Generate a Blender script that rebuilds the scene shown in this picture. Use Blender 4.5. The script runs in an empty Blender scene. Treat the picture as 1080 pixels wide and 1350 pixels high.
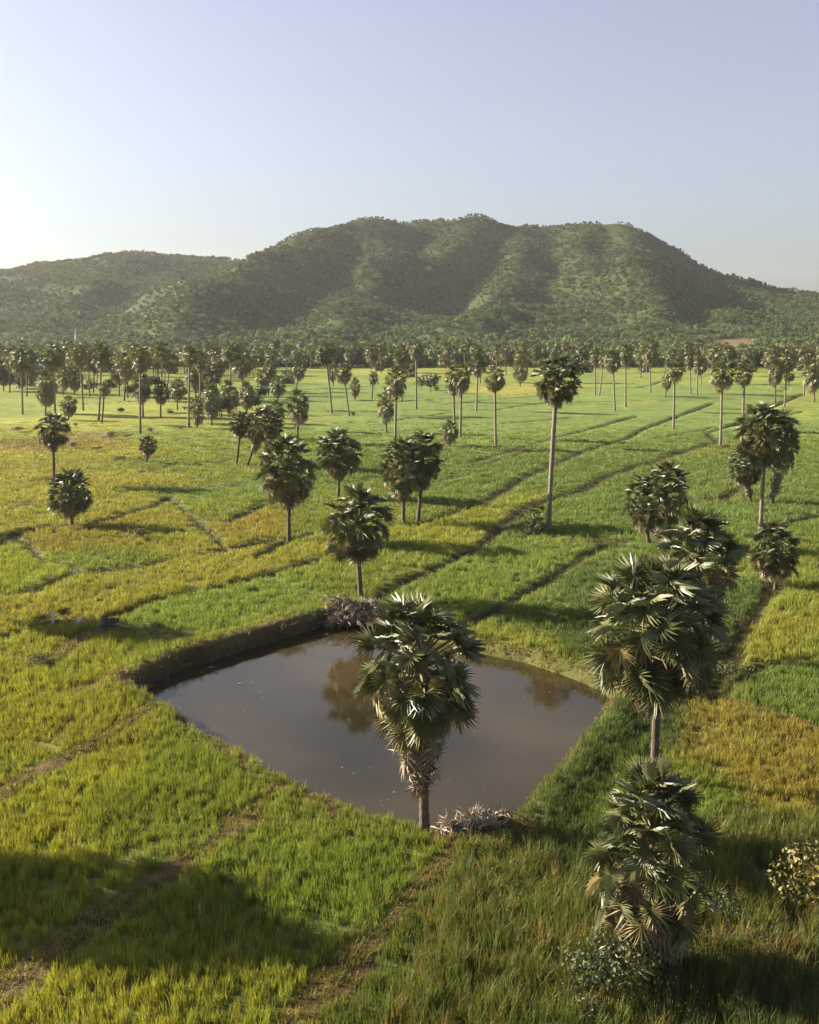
import bpy, math, random
import numpy as np
from mathutils import Vector, Matrix, Euler

random.seed(7)
RNG = np.random.default_rng(7)
SC = bpy.context.scene
COL = SC.collection
R = math.radians

# ------------------------------------------------------------------ camera, sky, sun, exposure
H, PITCH, F = 20.0, R(9.85), 1354.0
cam_d = bpy.data.cameras.new('camera')
cam = bpy.data.objects.new('camera', cam_d)
COL.objects.link(cam)
cam.location = (0, 0, H)
cam.rotation_euler = (R(90) - PITCH, 0, 0)
cam_d.sensor_fit = 'VERTICAL'
cam_d.sensor_height = 24.0
cam_d.lens = 24.0 * F / 1350.0
cam_d.clip_start = 0.5
cam_d.clip_end = 20000
SC.camera = cam

SUN_EL, SUN_AZ = R(23.0), R(72.0)          # azimuth: angle to the left of the view direction
sun_dir = Vector((-math.sin(SUN_AZ) * math.cos(SUN_EL), math.cos(SUN_AZ) * math.cos(SUN_EL), math.sin(SUN_EL)))
world = bpy.data.worlds.new('World')
SC.world = world
world.use_nodes = True
wn = world.node_tree.nodes
wl = world.node_tree.links
bg = wn['Background']
sky = wn.new('ShaderNodeTexSky')
sky.sky_type = 'NISHITA'
sky.sun_disc = False
sky.sun_elevation = SUN_EL
sky.sun_rotation = -SUN_AZ
sky.altitude = 50
sky.air_density = 1.2
sky.dust_density = 2.0
sky.ozone_density = 5.0
grade = wn.new('ShaderNodeHueSaturation')          # the photograph's hazy, greyish sky: the same all round
grade.inputs['Saturation'].default_value = 0.55
grade.inputs['Hue'].default_value = 0.52
grade.inputs['Value'].default_value = 0.9
wl.new(sky.outputs[0], grade.inputs['Color'])
wl.new(grade.outputs[0], bg.inputs[0])
bg.inputs[1].default_value = 0.055
sun_l = bpy.data.lights.new('sun', 'SUN')
sun_l.energy = 5.0
sun_l.angle = R(0.5)
sun_l.color = (1.0, 0.86, 0.66)
sun = bpy.data.objects.new('sun', sun_l)
COL.objects.link(sun)
sun.rotation_euler = sun_dir.to_track_quat('Z', 'Y').to_euler()
sun.location = (-60, 20, 60)
SC.view_settings.view_transform = 'Standard'
SC.view_settings.look = 'None'
SC.view_settings.gamma = 1.0
SC.view_settings.use_curve_mapping = False
SC.view_settings.exposure = 1.9
SC.cycles.use_denoising = True
SC.cycles.max_bounces = 6
SC.cycles.diffuse_bounces = 3
SC.cycles.glossy_bounces = 2
SC.cycles.transmission_bounces = 3
SC.cycles.transparent_max_bounces = 6
SC.cycles.volume_bounces = 0
SC.cycles.sample_clamp_indirect = 4.0

# ------------------------------------------------------------------ helpers
cp, sp = math.cos(PITCH), math.sin(PITCH)

def ray(px, py):
    u, v = (px - 540.0) / F, (675.0 - py) / F
    return (u, cp + v * sp, -sp + v * cp)

def ground(px, py, z=0.0):
    """where the line of sight through a pixel of the photograph meets height z"""
    d = ray(px, py)
    t = (z - H) / d[2]
    return (d[0] * t, d[1] * t)

def at_range(px, py, y):
    d = ray(px, py)
    t = y / d[1]
    return (d[0] * t, y, H + d[2] * t)

def tag(o, label=None, cat=None, group=None, kind=None):
    if label: o['label'] = label
    if cat: o['category'] = cat
    if group: o['group'] = group
    if kind: o['kind'] = kind
    return o

def obj(name, mesh, parent=None):
    o = bpy.data.objects.new(name, mesh)
    COL.objects.link(o)
    if parent is not None:
        o.parent = parent
    return o

def empty(name, loc):
    o = bpy.data.objects.new(name, None)
    o.empty_display_size = 0.5
    COL.objects.link(o)
    o.location = loc
    return o

def mesh_from(name, verts, faces, mats, fmat=None, smooth=False):
    me = bpy.data.meshes.new(name)
    me.from_pydata([tuple(map(float, v)) for v in verts], [], faces)
    for m in (mats if isinstance(mats, (list, tuple)) else [mats]):
        me.materials.append(m)
    if fmat is not None:
        me.polygons.foreach_set('material_index', fmat)
    if smooth:
        me.polygons.foreach_set('use_smooth', [True] * len(me.polygons))
    me.update()
    return me

def _hash(ix, iy, seed):
    h = np.sin(ix * 127.1 + iy * 311.7 + seed * 74.7) * 43758.5453
    return h - np.floor(h)

def vnoise(x, y, seed=0):
    ix, iy = np.floor(x), np.floor(y)
    fx, fy = x - ix, y - iy
    fx = fx * fx * (3 - 2 * fx); fy = fy * fy * (3 - 2 * fy)
    a, b = _hash(ix, iy, seed), _hash(ix + 1, iy, seed)
    c, d = _hash(ix, iy + 1, seed), _hash(ix + 1, iy + 1, seed)
    return (a + (b - a) * fx) * (1 - fy) + (c + (d - c) * fx) * fy

def fbm(x, y, octv=4, seed=0):
    s, amp, tot = 0.0, 1.0, 0.0
    for k in range(octv):
        s = s + amp * (vnoise(x * 2 ** k + 17.3 * k, y * 2 ** k - 9.1 * k, seed + k) - 0.5)
        tot += amp
        amp *= 0.5
    return s / tot * 2.0          # about -1..1

def sstep(a, b, x):
    t = np.clip((x - a) / (b - a), 0, 1)
    return t * t * (3 - 2 * t)

# ------------------------------------------------------------------ materials
def new_mat(name):
    m = bpy.data.materials.new(name)
    m.use_nodes = True
    nt = m.node_tree
    nt.nodes.clear()
    out = nt.nodes.new('ShaderNodeOutputMaterial')
    return m, nt, out

def leaf_mat(name, c1, c2, rough=0.5, transl=0.3, tint_attr=None, tcol=(1.0, 1.0, 0.45), spec=0.5, noise=0.0, backc=None):
    """thin leaf: gloss and diffuse on top, light coming through"""
    m, nt, out = new_mat(name)
    N, L = nt.nodes, nt.links
    if tint_attr:
        at = N.new('ShaderNodeAttribute'); at.attribute_type = 'INSTANCER'; at.attribute_name = tint_attr
        col = at.outputs['Color']
    else:
        info = N.new('ShaderNodeObjectInfo')
        geo = N.new('ShaderNodeNewGeometry')
        ad = N.new('ShaderNodeMath'); ad.operation = 'ADD'
        L.new(info.outputs['Random'], ad.inputs[0])
        L.new(geo.outputs['Random Per Island'], ad.inputs[1])
        hf = N.new('ShaderNodeMath'); hf.operation = 'MULTIPLY'; hf.inputs[1].default_value = 0.5
        L.new(ad.outputs[0], hf.inputs[0])
        mx = N.new('ShaderNodeMix'); mx.data_type = 'RGBA'
        mx.inputs['A'].default_value = (*c1, 1); mx.inputs['B'].default_value = (*c2, 1)
        L.new(hf.outputs[0], mx.inputs['Factor'])
        col = mx.outputs['Result']
    p = N.new('ShaderNodeBsdfPrincipled')
    p.inputs['Roughness'].default_value = rough
    p.inputs['Specular IOR Level'].default_value = spec
    L.new(col, p.inputs['Base Color'])
    if transl > 0:
        tr = N.new('ShaderNodeBsdfTranslucent')
        tm = N.new('ShaderNodeMix'); tm.data_type = 'RGBA'; tm.blend_type = 'MULTIPLY'
        tm.inputs['Factor'].default_value = 1.0
        tm.inputs['B'].default_value = (*[min(1, c * 1.0) for c in tcol], 1)
        L.new(col, tm.inputs['A'])
        L.new(tm.outputs['Result'], tr.inputs['Color'])
        ms = N.new('ShaderNodeMixShader'); ms.inputs[0].default_value = transl
        L.new(p.outputs[0], ms.inputs[1]); L.new(tr.outputs[0], ms.inputs[2])
        L.new(ms.outputs[0], out.inputs['Surface'])
    else:
        L.new(p.outputs[0], out.inputs['Surface'])
    return m

M_FROND = leaf_mat('palm_leaf', (0.060, 0.076, 0.026), (0.165, 0.172, 0.066), 0.44, 0.22, spec=0.6)
M_PETIOLE = leaf_mat('palm_leaf_stalk', (0.10, 0.085, 0.035), (0.24, 0.20, 0.08), 0.5, 0.0, spec=0.4)
M_FROND_FAR = leaf_mat('palm_leaf_far', (0.058, 0.072, 0.026), (0.160, 0.162, 0.066), 0.45, 0.22, spec=0.5)
M_OLDF = leaf_mat('yellowing_palm_leaf', (0.13, 0.115, 0.042), (0.27, 0.225, 0.095), 0.5, 0.22, spec=0.5)
M_DEAD = leaf_mat('dry_palm_leaf', (0.13, 0.100, 0.066), (0.33, 0.27, 0.19), 0.6, 0.15, tcol=(1, .8, .5), spec=0.4)
M_HEAP = leaf_mat('fallen_leaf', (0.09, 0.065, 0.048), (0.30, 0.235, 0.175), 0.6, 0.08, tcol=(1, .8, .5), spec=0.4)
M_HEAPW = leaf_mat('bleached_leaf', (0.15, 0.12, 0.085), (0.43, 0.37, 0.28), 0.6, 0.08, tcol=(1, .8, .5), spec=0.4)
M_BROAD = leaf_mat('broad_leaf', (0.035, 0.055, 0.020), (0.085, 0.105, 0.032), 0.55, 0.25)
M_SHRUB = leaf_mat('shrub_leaf', (0.032, 0.045, 0.016), (0.095, 0.10, 0.032), 0.5, 0.25)
M_YSHRUB = leaf_mat('yellow_shrub_leaf', (0.11, 0.11, 0.032), (0.24, 0.20, 0.055), 0.5, 0.3)
M_FOREST = leaf_mat('forest_leaf', (0, 0, 0), (0, 0, 0), 0.65, 0.22, tint_attr='tint', spec=0.3)
M_RICE = leaf_mat('rice_blade', (0, 0, 0), (0, 0, 0), 0.5, 0.40, tint_attr='tint', tcol=(1.0, 1.0, 0.5), spec=0.35)

def solid_mat(name, c1, c2, scale=6.0, rough=0.85, bump=0.3, stretch=(1, 1, 1), spec=0.3):
    m, nt, out = new_mat(name)
    N, L = nt.nodes, nt.links
    tc = N.new('ShaderNodeTexCoord')
    mp = N.new('ShaderNodeMapping'); mp.inputs['Scale'].default_value = stretch
    L.new(tc.outputs['Object'], mp.inputs[0])
    nz = N.new('ShaderNodeTexNoise'); nz.inputs['Scale'].default_value = scale; nz.inputs['Detail'].default_value = 5
    L.new(mp.outputs[0], nz.inputs['Vector'])
    cr = N.new('ShaderNodeValToRGB')
    cr.color_ramp.elements[0].position = 0.3; cr.color_ramp.elements[0].color = (*c1, 1)
    cr.color_ramp.elements[1].position = 0.7; cr.color_ramp.elements[1].color = (*c2, 1)
    L.new(nz.outputs[0], cr.inputs[0])
    p = N.new('ShaderNodeBsdfPrincipled')
    p.inputs['Roughness'].default_value = rough
    p.inputs['Specular IOR Level'].default_value = spec
    L.new(cr.outputs[0], p.inputs['Base Color'])
    b = N.new('ShaderNodeBump'); b.inputs['Strength'].default_value = bump; b.inputs['Distance'].default_value = 0.05
    L.new(nz.outputs[0], b.inputs['Height']); L.new(b.outputs[0], p.inputs['Normal'])
    L.new(p.outputs[0], out.inputs['Surface'])
    return m

M_TRUNK = solid_mat('palm_trunk_bark', (0.05, 0.038, 0.030), (0.13, 0.105, 0.085), 3.0, 0.9, 0.5, (1, 1, 5))
M_TRUNKP = solid_mat('pale_palm_trunk_bark', (0.12, 0.10, 0.075), (0.24, 0.20, 0.15), 3.0, 0.9, 0.4, (1, 1, 5))
M_BARK = solid_mat('tree_bark', (0.06, 0.045, 0.035), (0.15, 0.12, 0.09), 4.0, 0.9, 0.5)
M_STUMP = solid_mat('weathered_stump', (0.03, 0.025, 0.022), (0.10, 0.085, 0.07), 5.0, 0.9, 0.6)
M_LOG = solid_mat('dry_log', (0.09, 0.068, 0.045), (0.20, 0.15, 0.10), 4.0, 0.85, 0.4, (3, 3, 1))
M_WPOST = solid_mat('pale_wood', (0.45, 0.40, 0.33), (0.68, 0.62, 0.52), 5.0, 0.8, 0.2)
M_ROOF = solid_mat('brown_roof', (0.20, 0.11, 0.075), (0.30, 0.18, 0.12), 2.0, 0.8, 0.2)
M_TIN = solid_mat('pale_tin_roof', (0.55, 0.50, 0.42), (0.70, 0.66, 0.58), 2.0, 0.5, 0.1)
M_HWALL = solid_mat('plaster_wall', (0.40, 0.33, 0.25), (0.55, 0.47, 0.37), 2.0, 0.9, 0.1)
M_DARK = solid_mat('dark_opening', (0.02, 0.018, 0.015), (0.04, 0.035, 0.03), 2.0, 0.6, 0.1)
M_WHITE = solid_mat('white_paint', (0.72, 0.70, 0.65), (0.82, 0.80, 0.76), 2.0, 0.6, 0.05)
M_MOUND = solid_mat('mound_soil', (0.07, 0.065, 0.025), (0.17, 0.13, 0.06), 3.0, 0.95, 0.6)

def ground_mat():
    m, nt, out = new_mat('field_ground')
    N, L = nt.nodes, nt.links
    at = N.new('ShaderNodeAttribute'); at.attribute_name = 'tint'
    tc = N.new('ShaderNodeTexCoord')
    n1 = N.new('ShaderNodeTexNoise'); n1.inputs['Scale'].default_value = 2.2; n1.inputs['Detail'].default_value = 6
    n1.inputs['Roughness'].default_value = 0.7
    L.new(tc.outputs['Object'], n1.inputs['Vector'])
    n2 = N.new('ShaderNodeTexNoise'); n2.inputs['Scale'].default_value = 0.25; n2.inputs['Detail'].default_value = 5
    L.new(tc.outputs['Object'], n2.inputs['Vector'])
    m1 = N.new('ShaderNodeMapRange'); m1.inputs['From Min'].default_value = 0.3; m1.inputs['From Max'].default_value = 0.7
    m1.inputs['To Min'].default_value = 0.72; m1.inputs['To Max'].default_value = 1.28
    L.new(n1.outputs[0], m1.inputs[0])
    m2 = N.new('ShaderNodeMapRange'); m2.inputs['From Min'].default_value = 0.3; m2.inputs['From Max'].default_value = 0.7
    m2.inputs['To Min'].default_value = 0.85; m2.inputs['To Max'].default_value = 1.15
    L.new(n2.outputs[0], m2.inputs[0])
    mu = N.new('ShaderNodeMath'); mu.operation = 'MULTIPLY'
    L.new(m1.outputs[0], mu.inputs[0]); L.new(m2.outputs[0], mu.inputs[1])
    vm = N.new('ShaderNodeVectorMath'); vm.operation = 'SCALE'
    L.new(at.outputs['Color'], vm.inputs[0]); L.new(mu.outputs[0], vm.inputs['Scale'])
    p = N.new('ShaderNodeBsdfPrincipled')
    p.inputs['Roughness'].default_value = 0.9
    p.inputs['Specular IOR Level'].default_value = 0.15
    L.new(vm.outputs[0], p.inputs['Base Color'])
    b = N.new('ShaderNodeBump'); b.inputs['Strength'].default_value = 0.9; b.inputs['Distance'].default_value = 0.25
    L.new(n1.outputs[0], b.inputs['Height']); L.new(b.outputs[0], p.inputs['Normal'])
    L.new(p.outputs[0], out.inputs['Surface'])
    return m

M_GROUND = ground_mat()

def water_mat():
    m, nt, out = new_mat('pond_water')
    N, L = nt.nodes, nt.links
    tc = N.new('ShaderNodeTexCoord')
    n0 = N.new('ShaderNodeTexNoise'); n0.inputs['Scale'].default_value = 0.11; n0.inputs['Detail'].default_value = 4
    L.new(tc.outputs['Object'], n0.inputs['Vector'])
    cr = N.new('ShaderNodeValToRGB')
    cr.color_ramp.elements[0].position = 0.35; cr.color_ramp.elements[0].color = (0.021, 0.017, 0.008, 1)
    cr.color_ramp.elements[1].position = 0.68; cr.color_ramp.elements[1].color = (0.052, 0.039, 0.017, 1)
    L.new(n0.outputs[0], cr.inputs[0])
    n1 = N.new('ShaderNodeTexNoise'); n1.inputs['Scale'].default_value = 3.5; n1.inputs['Detail'].default_value = 3
    mp = N.new('ShaderNodeMapping'); mp.inputs['Scale'].default_value = (0.6, 1.6, 1)
    L.new(tc.outputs['Object'], mp.inputs[0]); L.new(mp.outputs[0], n1.inputs['Vector'])
    b = N.new('ShaderNodeBump'); b.inputs['Strength'].default_value = 0.035; b.inputs['Distance'].default_value = 0.04
    L.new(n1.outputs[0], b.inputs['Height'])
    p = N.new('ShaderNodeBsdfPrincipled')
    p.inputs['Roughness'].default_value = 0.025
    p.inputs['IOR'].default_value = 1.33
    vo = N.new('ShaderNodeTexVoronoi'); vo.inputs['Scale'].default_value = 1.6
    L.new(tc.outputs['Object'], vo.inputs['Vector'])
    n3 = N.new('ShaderNodeTexNoise'); n3.inputs['Scale'].default_value = 0.35; n3.inputs['Detail'].default_value = 5
    L.new(tc.outputs['Object'], n3.inputs['Vector'])
    th = N.new('ShaderNodeMapRange'); th.inputs['From Min'].default_value = 0.42; th.inputs['From Max'].default_value = 0.70
    th.inputs['To Min'].default_value = 0.0; th.inputs['To Max'].default_value = 0.13
    L.new(n3.outputs[0], th.inputs[0])
    lt = N.new('ShaderNodeMath'); lt.operation = 'LESS_THAN'
    L.new(vo.outputs['Distance'], lt.inputs[0]); L.new(th.outputs[0], lt.inputs[1])
    mx = N.new('ShaderNodeMix'); mx.data_type = 'RGBA'
    L.new(lt.outputs[0], mx.inputs['Factor']); L.new(cr.outputs[0], mx.inputs['A'])
    mx.inputs['B'].default_value = (0.13, 0.10, 0.06, 1)
    rg_ = N.new('ShaderNodeMath'); rg_.operation = 'MULTIPLY_ADD'; rg_.inputs[1].default_value = 0.6; rg_.inputs[2].default_value = 0.025
    L.new(lt.outputs[0], rg_.inputs[0]); L.new(rg_.outputs[0], p.inputs['Roughness'])
    L.new(mx.outputs['Result'], p.inputs['Base Color']); L.new(b.outputs[0], p.inputs['Normal'])
    L.new(p.outputs[0], out.inputs['Surface'])
    return m

M_WATER = water_mat()

# ------------------------------------------------------------------ lie of the land
def dist_seg(x, y, a, b):
    ax, ay = a; bx, by = b
    dx, dy = bx - ax, by - ay
    t = np.clip(((x - ax) * dx + (y - ay) * dy) / (dx * dx + dy * dy + 1e-9), 0, 1)
    return np.hypot(x - ax - t * dx, y - ay - t * dy)

def dist_poly(x, y, pts):
    d = np.full(x.shape, 1e9)
    for a, b in zip(pts[:-1], pts[1:]):
        d = np.minimum(d, dist_seg(x, y, a, b))
    return d

RIM_PX = [(163, 900), (198, 880), (240, 862), (285, 849), (330, 836), (380, 822), (425, 809), (470, 800), (510, 804), (560, 820), (620, 838), (680, 849), (720, 858),
          (775, 876), (812, 893), (822, 908), (812, 930), (783, 968), (750, 1008), (722, 1040), (697, 1074), (672, 1092), (630, 1104), (590, 1104), (520, 1090),
          (470, 1074), (420, 1053), (375, 1032), (335, 1008), (290, 980), (240, 951), (207, 930), (180, 911)]
RIM = [ground(px, py, 0.1) for px, py in RIM_PX]
RIMC = RIM + RIM[:1]
RIM_C = np.mean(np.array(RIM), axis=0)
WATER_Z = -0.75

def pond_sd(x, y):
    """distance to the pond's rim, negative inside"""
    d = dist_poly(x, y, RIMC)
    ins = np.zeros(x.shape, bool)
    for (ax, ay), (bx, by) in zip(RIMC[:-1], RIMC[1:]):
        c = ((ay > y) != (by > y)) & (x < (bx - ax) * (y - ay) / (by - ay + 1e-12) + ax)
        ins ^= c
    return np.where(ins, -d, d)

BANK_FAR = [ground(px, py, 0.4) for px, py in [(163, 900), (240, 862), (330, 836), (425, 809)]]
BANK_RIGHT = [ground(px, py, 0.2) for px, py in [(818, 918), (783, 970), (722, 1040), (680, 1090)]]

# dykes and paths: (pixels of the photograph, width m, height m, kind)
DYKE_PX = [
    ([(-60, 1370), (1, 1315), (130, 1215), (220, 1155), (290, 1110), (365, 1045)], 0.75, 0.10, 'path'),
    ([(390, 1350), (480, 1260), (545, 1185), (590, 1130), (600, 1108)], 0.6, 0.10, 'path'),
    ([(-60, 1075), (0, 1050), (80, 1005), (170, 960), (207, 935)], 0.65, 0.15, 'path'),
    ([(100, 915), (165, 893)], 0.6, 0.15, 'path'),
    ([(660, 695), (690, 672), (720, 660), (767, 647), (803, 627), (857, 610), (907, 593), (947, 583), (933, 570), (973, 560), (1000, 545), (1060, 520)], 1.3, 0.35, 'bund'),
    ([(660, 695), (640, 717), (600, 738), (520, 775), (500, 790)], 1.0, 0.25, 'bund'),
    ([(640, 662), (700, 625), (770, 595), (830, 577), (847, 567), (887, 553), (940, 533)], 1.1, 0.35, 'bund'),
    ([(610, 612), (660, 598), (720, 580), (783, 565), (840, 550)], 1.0, 0.3, 'bund'),
    ([(913, 660), (953, 660), (968, 647), (990, 640)], 1.0, 0.35, 'bund'),
    ([(610, 828), (655, 804), (700, 780), (745, 750), (797, 719), (830, 715)], 0.85, 0.30, 'bund'),
    ([(1040, 750), (1020, 773), (997, 810), (973, 843), (955, 885), (935, 925)], 1.0, 0.10, 'bund'),
    ([(933, 923), (960, 927), (1007, 940), (1080, 962), (1200, 1000)], 0.5, 0.10, 'path'),
    ([(-60, 795), (0, 786), (40, 782), (83, 763), (110, 757), (177, 750), (225, 738), (300, 725), (362, 711)], 0.9, 0.25, 'bund'),
    ([(150, 813), (207, 790), (283, 777), (360, 757), (425, 736), (470, 722)], 0.5, 0.15, 'bund'),
    ([(70, 822), (105, 822), (140, 826), (240, 842)], 0.7, 0.15, 'path'),
    ([(60, 878), (95, 855), (138, 830)], 0.8, 0.15, 'path'),
    ([(-40, 730), (0, 717), (20, 703), (53, 697), (90, 694)], 1.3, 0.35, 'bund'),
    ([(120, 690), (157, 681), (200, 668), (222, 655)], 1.0, 0.5, 'bund'),
    ([(133, 612), (180, 607), (222, 600)], 0.8, 0.4, 'bund'),
    ([(180, 628), (200, 620), (225, 614)], 0.8, 0.4, 'bund'),
    ([(230, 612), (283, 612), (310, 603), (340, 600)], 0.9, 0.4, 'bund'),
    ([(167, 640), (267, 643), (320, 640)], 0.9, 0.35, 'bund'),
    ([(250, 597), (310, 592), (350, 594)], 0.8, 0.4, 'bund'),
    ([(340, 735), (360, 723), (380, 711), (423, 702)], 0.8, 0.35, 'bund'),
    ([(637, 612), (697, 595), (740, 588)], 0.7, 0.35, 'bund'),
    ([(787, 600), (830, 604), (863, 606)], 0.6, 0.3, 'bund'),
    ([(0, 640), (60, 634), (110, 622)], 0.8, 0.4, 'bund'),
    ([(0, 583), (70, 575), (130, 572)], 1.2, 0.4, 'bund'),
    ([(960, 600), (1020, 590), (1080, 588)], 0.8, 0.35, 'bund'),
    ([(1040, 690), (1080, 680)], 1.0, 0.35, 'bund'),
    ([(430, 560), (520, 556), (600, 545)], 0.8, 0.35, 'bund'),
    ([(560, 640), (600, 628), (640, 622)], 0.7, 0.3, 'bund'),
    ([(300, 690), (345, 668), (400, 655)], 0.8, 0.3, 'bund'),
    ([(580, 1104), (630, 1106), (680, 1098)], 1.0, 0.05, 'path'),
    ([(797, 719), (900, 742), (1000, 765)], 0.6, 0.2, 'bund'),
    ([(640, 662), (560, 690), (490, 700)], 0.6, 0.2, 'bund'),
    ([(645, 716), (720, 703), (800, 716)], 0.5, 0.2, 'bund'),
    ([(440, 640), (520, 625), (600, 612)], 0.6, 0.25, 'bund'),
    ([(857, 612), (890, 640), (913, 660)], 0.6, 0.25, 'bund'),
    ([(222, 655), (262, 690), (300, 725)], 0.6, 0.2, 'bund'),
    ([(0, 842), (60, 826), (105, 822)], 0.6, 0.2, 'bund'),
    ([(110, 757), (60, 740), (20, 703)], 0.6, 0.25, 'bund'),
    ([(0, 668), (80, 662), (160, 650)], 0.7, 0.25, 'bund'),
    ([(940, 925), (1000, 880), (1080, 868)], 0.5, 0.15, 'bund'),
    ([(400, 600), (440, 590), (500, 592)], 0.7, 0.3, 'bund'),
]
DYKES = [([ground(*p) for p in pts], w, h, k) for pts, w, h, k in DYKE_PX]
rg = random.Random(3)
for k in range(46):                                    # more low field banks, far out
    y = rg.uniform(190, 600); x = rg.uniform(-0.5, 0.5) * y
    L = rg.uniform(25, 80); a = rg.choice([rg.uniform(-0.25, 0.25), rg.uniform(0.7, 1.2)])
    q = [(x + L * t * math.cos(a) + rg.uniform(-2, 2), y + L * t * math.sin(a) + rg.uniform(-2, 2)) for t in (0, .33, .66, 1)]
    DYKES.append((q, 0.9, 0.4, 'bund'))

SOIL = np.array((0.095, 0.064, 0.030))
BUND = np.array((0.040, 0.038, 0.015))
G, YG, Y, O = (0.128, 0.178, 0.042), (0.218, 0.232, 0.042), (0.235, 0.230, 0.046), (0.112, 0.128, 0.032)
GL, GD = (0.160, 0.208, 0.046), (0.085, 0.134, 0.038)
GO, BR, DG, GY = (0.228, 0.192, 0.042), (0.175, 0.150, 0.052), (0.078, 0.105, 0.032), (0.168, 0.200, 0.040)
SEEDS = [(60, 960, YG), (60, 1080, YG), (150, 1010, YG), (270, 1000, GY), (200, 1080, GY), (330, 1030, GY), (30, 1200, YG), (60, 1150, YG), (420, 1110, GY), (300, 1180, GY),
         (150, 1290, YG), (300, 1280, YG), (450, 1200, GY), (540, 1120, GY), (350, 1340, YG), (480, 1320, O), (600, 1250, O), (660, 1170, O), (720, 1250, O), (600, 1340, O),
         (760, 1330, O), (740, 1110, DG), (770, 1030, DG), (850, 960, DG), (850, 1060, GY), (930, 1040, GY), (960, 960, GO), (1000, 1010, GO), (1060, 980, GO), (1050, 1060, GO), (980, 1090, O),
         (1060, 1110, O), (1000, 1180, O), (1000, 1250, O), (930, 1320, DG), (1050, 1330, DG), (700, 790, GL), (650, 785, GL), (560, 800, GL), (570, 765, GL), (640, 745, GL), (720, 755, GL),
         (740, 728, GL), (760, 775, GD), (830, 800, GD), (720, 815, GD), (760, 840, DG), (680, 856, YG), (860, 740, G), (1040, 810, YG), (1030, 860, YG), (1060, 850, YG), (1000, 905, G), (1070, 910, G), (900, 700, G), (1060, 740, GY),
         (320, 785, GL), (230, 805, GL), (400, 765, GL), (440, 755, GY), (200, 770, Y), (120, 785, Y), (300, 755, Y), (240, 725, Y), (330, 735, Y), (120, 735, GY), (170, 740, GY),
         (100, 718, GO), (150, 712, GO), (50, 740, YG), (30, 765, YG), (50, 830, YG), (60, 860, YG), (20, 880, YG), (140, 860, YG), (200, 850, GY), (120, 900, YG), (30, 920, YG),
         (260, 700, Y), (320, 690, GO), (290, 665, GY), (220, 660, YG), (180, 640, Y), (130, 655, Y), (60, 665, Y), (20, 640, Y), (30, 680, Y), (40, 610, Y), (130, 600, Y),
         (60, 585, BR), (110, 575, BR), (30, 565, YG), (100, 560, YG), (20, 545, GY), (60, 535, GY), (200, 575, GY), (250, 610, GY), (300, 625, GY), (270, 650, G), (360, 640, G), (420, 670, GY),
         (430, 715, YG), (460, 690, GY), (560, 705, YG), (610, 708, YG), (520, 715, GY), (530, 745, GY), (470, 620, G), (600, 650, G), (640, 640, G), (660, 610, G), (520, 600, G), (450, 560, G),
         (330, 580, GY), (420, 530, G), (560, 540, G), (700, 560, G), (692, 516, Y), (670, 517, Y), (560, 512, G), (610, 524, G), (650, 500, GY), (740, 522, G), (770, 500, G), (700, 498, GY), (700, 530, G), (820, 515, G), (900, 515, G), (450, 510, G), (510, 520, G), (620, 505, GY), (560, 490, YG), (780, 540, G), (800, 640, G), (850, 590, G), (900, 640, G), (860, 560, G),
         (930, 540, G), (1000, 570, G), (1060, 580, GY), (1040, 540, GY), (1070, 650, G), (960, 680, G), (760, 680, G), (690, 700, G), (480, 500, GY), (300, 560, GY), (160, 545, YG), (220, 550, YG),
         (850, 500, GY), (950, 500, GY), (1060, 500, GY), (740, 500, GY), (380, 500, GY), (250, 500, GY), (100, 500, GY), (-150, 1000, YG), (-200, 1300, YG), (1250, 1000, GY), (1300, 1300, DG), (-200, 700, Y), (1300, 700, GY)]
_SG = np.array([ground(p[0], p[1]) for p in SEEDS])
_SQ = np.stack([np.arctan2(_SG[:, 0], _SG[:, 1] + 10) * 2.2, np.log(_SG[:, 1] + 10) * 1.5], 1)
_SC = np.array([p[2] for p in SEEDS])


_BARS = np.array([(a[0], a[1], b[0], b[1]) for pts, w, h, k in DYKES[:len(DYKE_PX)] for a, b in zip(pts[:-1], pts[1:])])
_GA = np.linspace(-0.75, 0.75, 300); _GL = np.linspace(math.log(14), math.log(900), 300)

def field_map():
    """crop colour on a fan shaped grid of the plain; the field banks part one field's colour from the next"""
    A, Lg = np.meshgrid(_GA, _GL)
    D = np.exp(Lg)
    x, y = (A * D).ravel(), (D - 10).ravel()
    jx, jy = fbm(x / 9, y / 9, 3, 31) * 0.03, fbm(x / 9, y / 9, 3, 47) * 0.03
    q0, q1 = np.arctan2(x, y + 10) * 2.2 + jx, np.log(y + 10) * 1.5 + jy
    d2 = (q0[:, None] - _SQ[None, :, 0]) ** 2 + (q1[:, None] - _SQ[None, :, 1]) ** 2
    near = np.argpartition(d2, 9, axis=1)[:, :9]
    num = np.zeros((len(x), 3)); den = np.zeros(len(x))
    for k in range(9):
        sk = near[:, k]
        sx, sy = _SG[sk, 0], _SG[sk, 1]
        cross = np.zeros(len(x))
        for (ax, ay, bx, by) in _BARS:
            c1 = (bx - ax) * (y - ay) - (by - ay) * (x - ax)
            c2 = (bx - ax) * (sy - ay) - (by - ay) * (sx - ax)
            c3 = (sx - x) * (ay - y) - (sy - y) * (ax - x)
            c4 = (sx - x) * (by - y) - (sy - y) * (bx - x)
            cross += (c1 * c2 < 0) & (c3 * c4 < 0)
        w = 1.0 / (d2[np.arange(len(x)), sk] + 1.5e-4) ** 2.4 * np.where(cross > 0, 0.004, 1.0)
        num += w[:, None] * _SC[sk]; den += w
    return (num / den[:, None]).reshape(300, 300, 3)

_FMAP = field_map()

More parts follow.
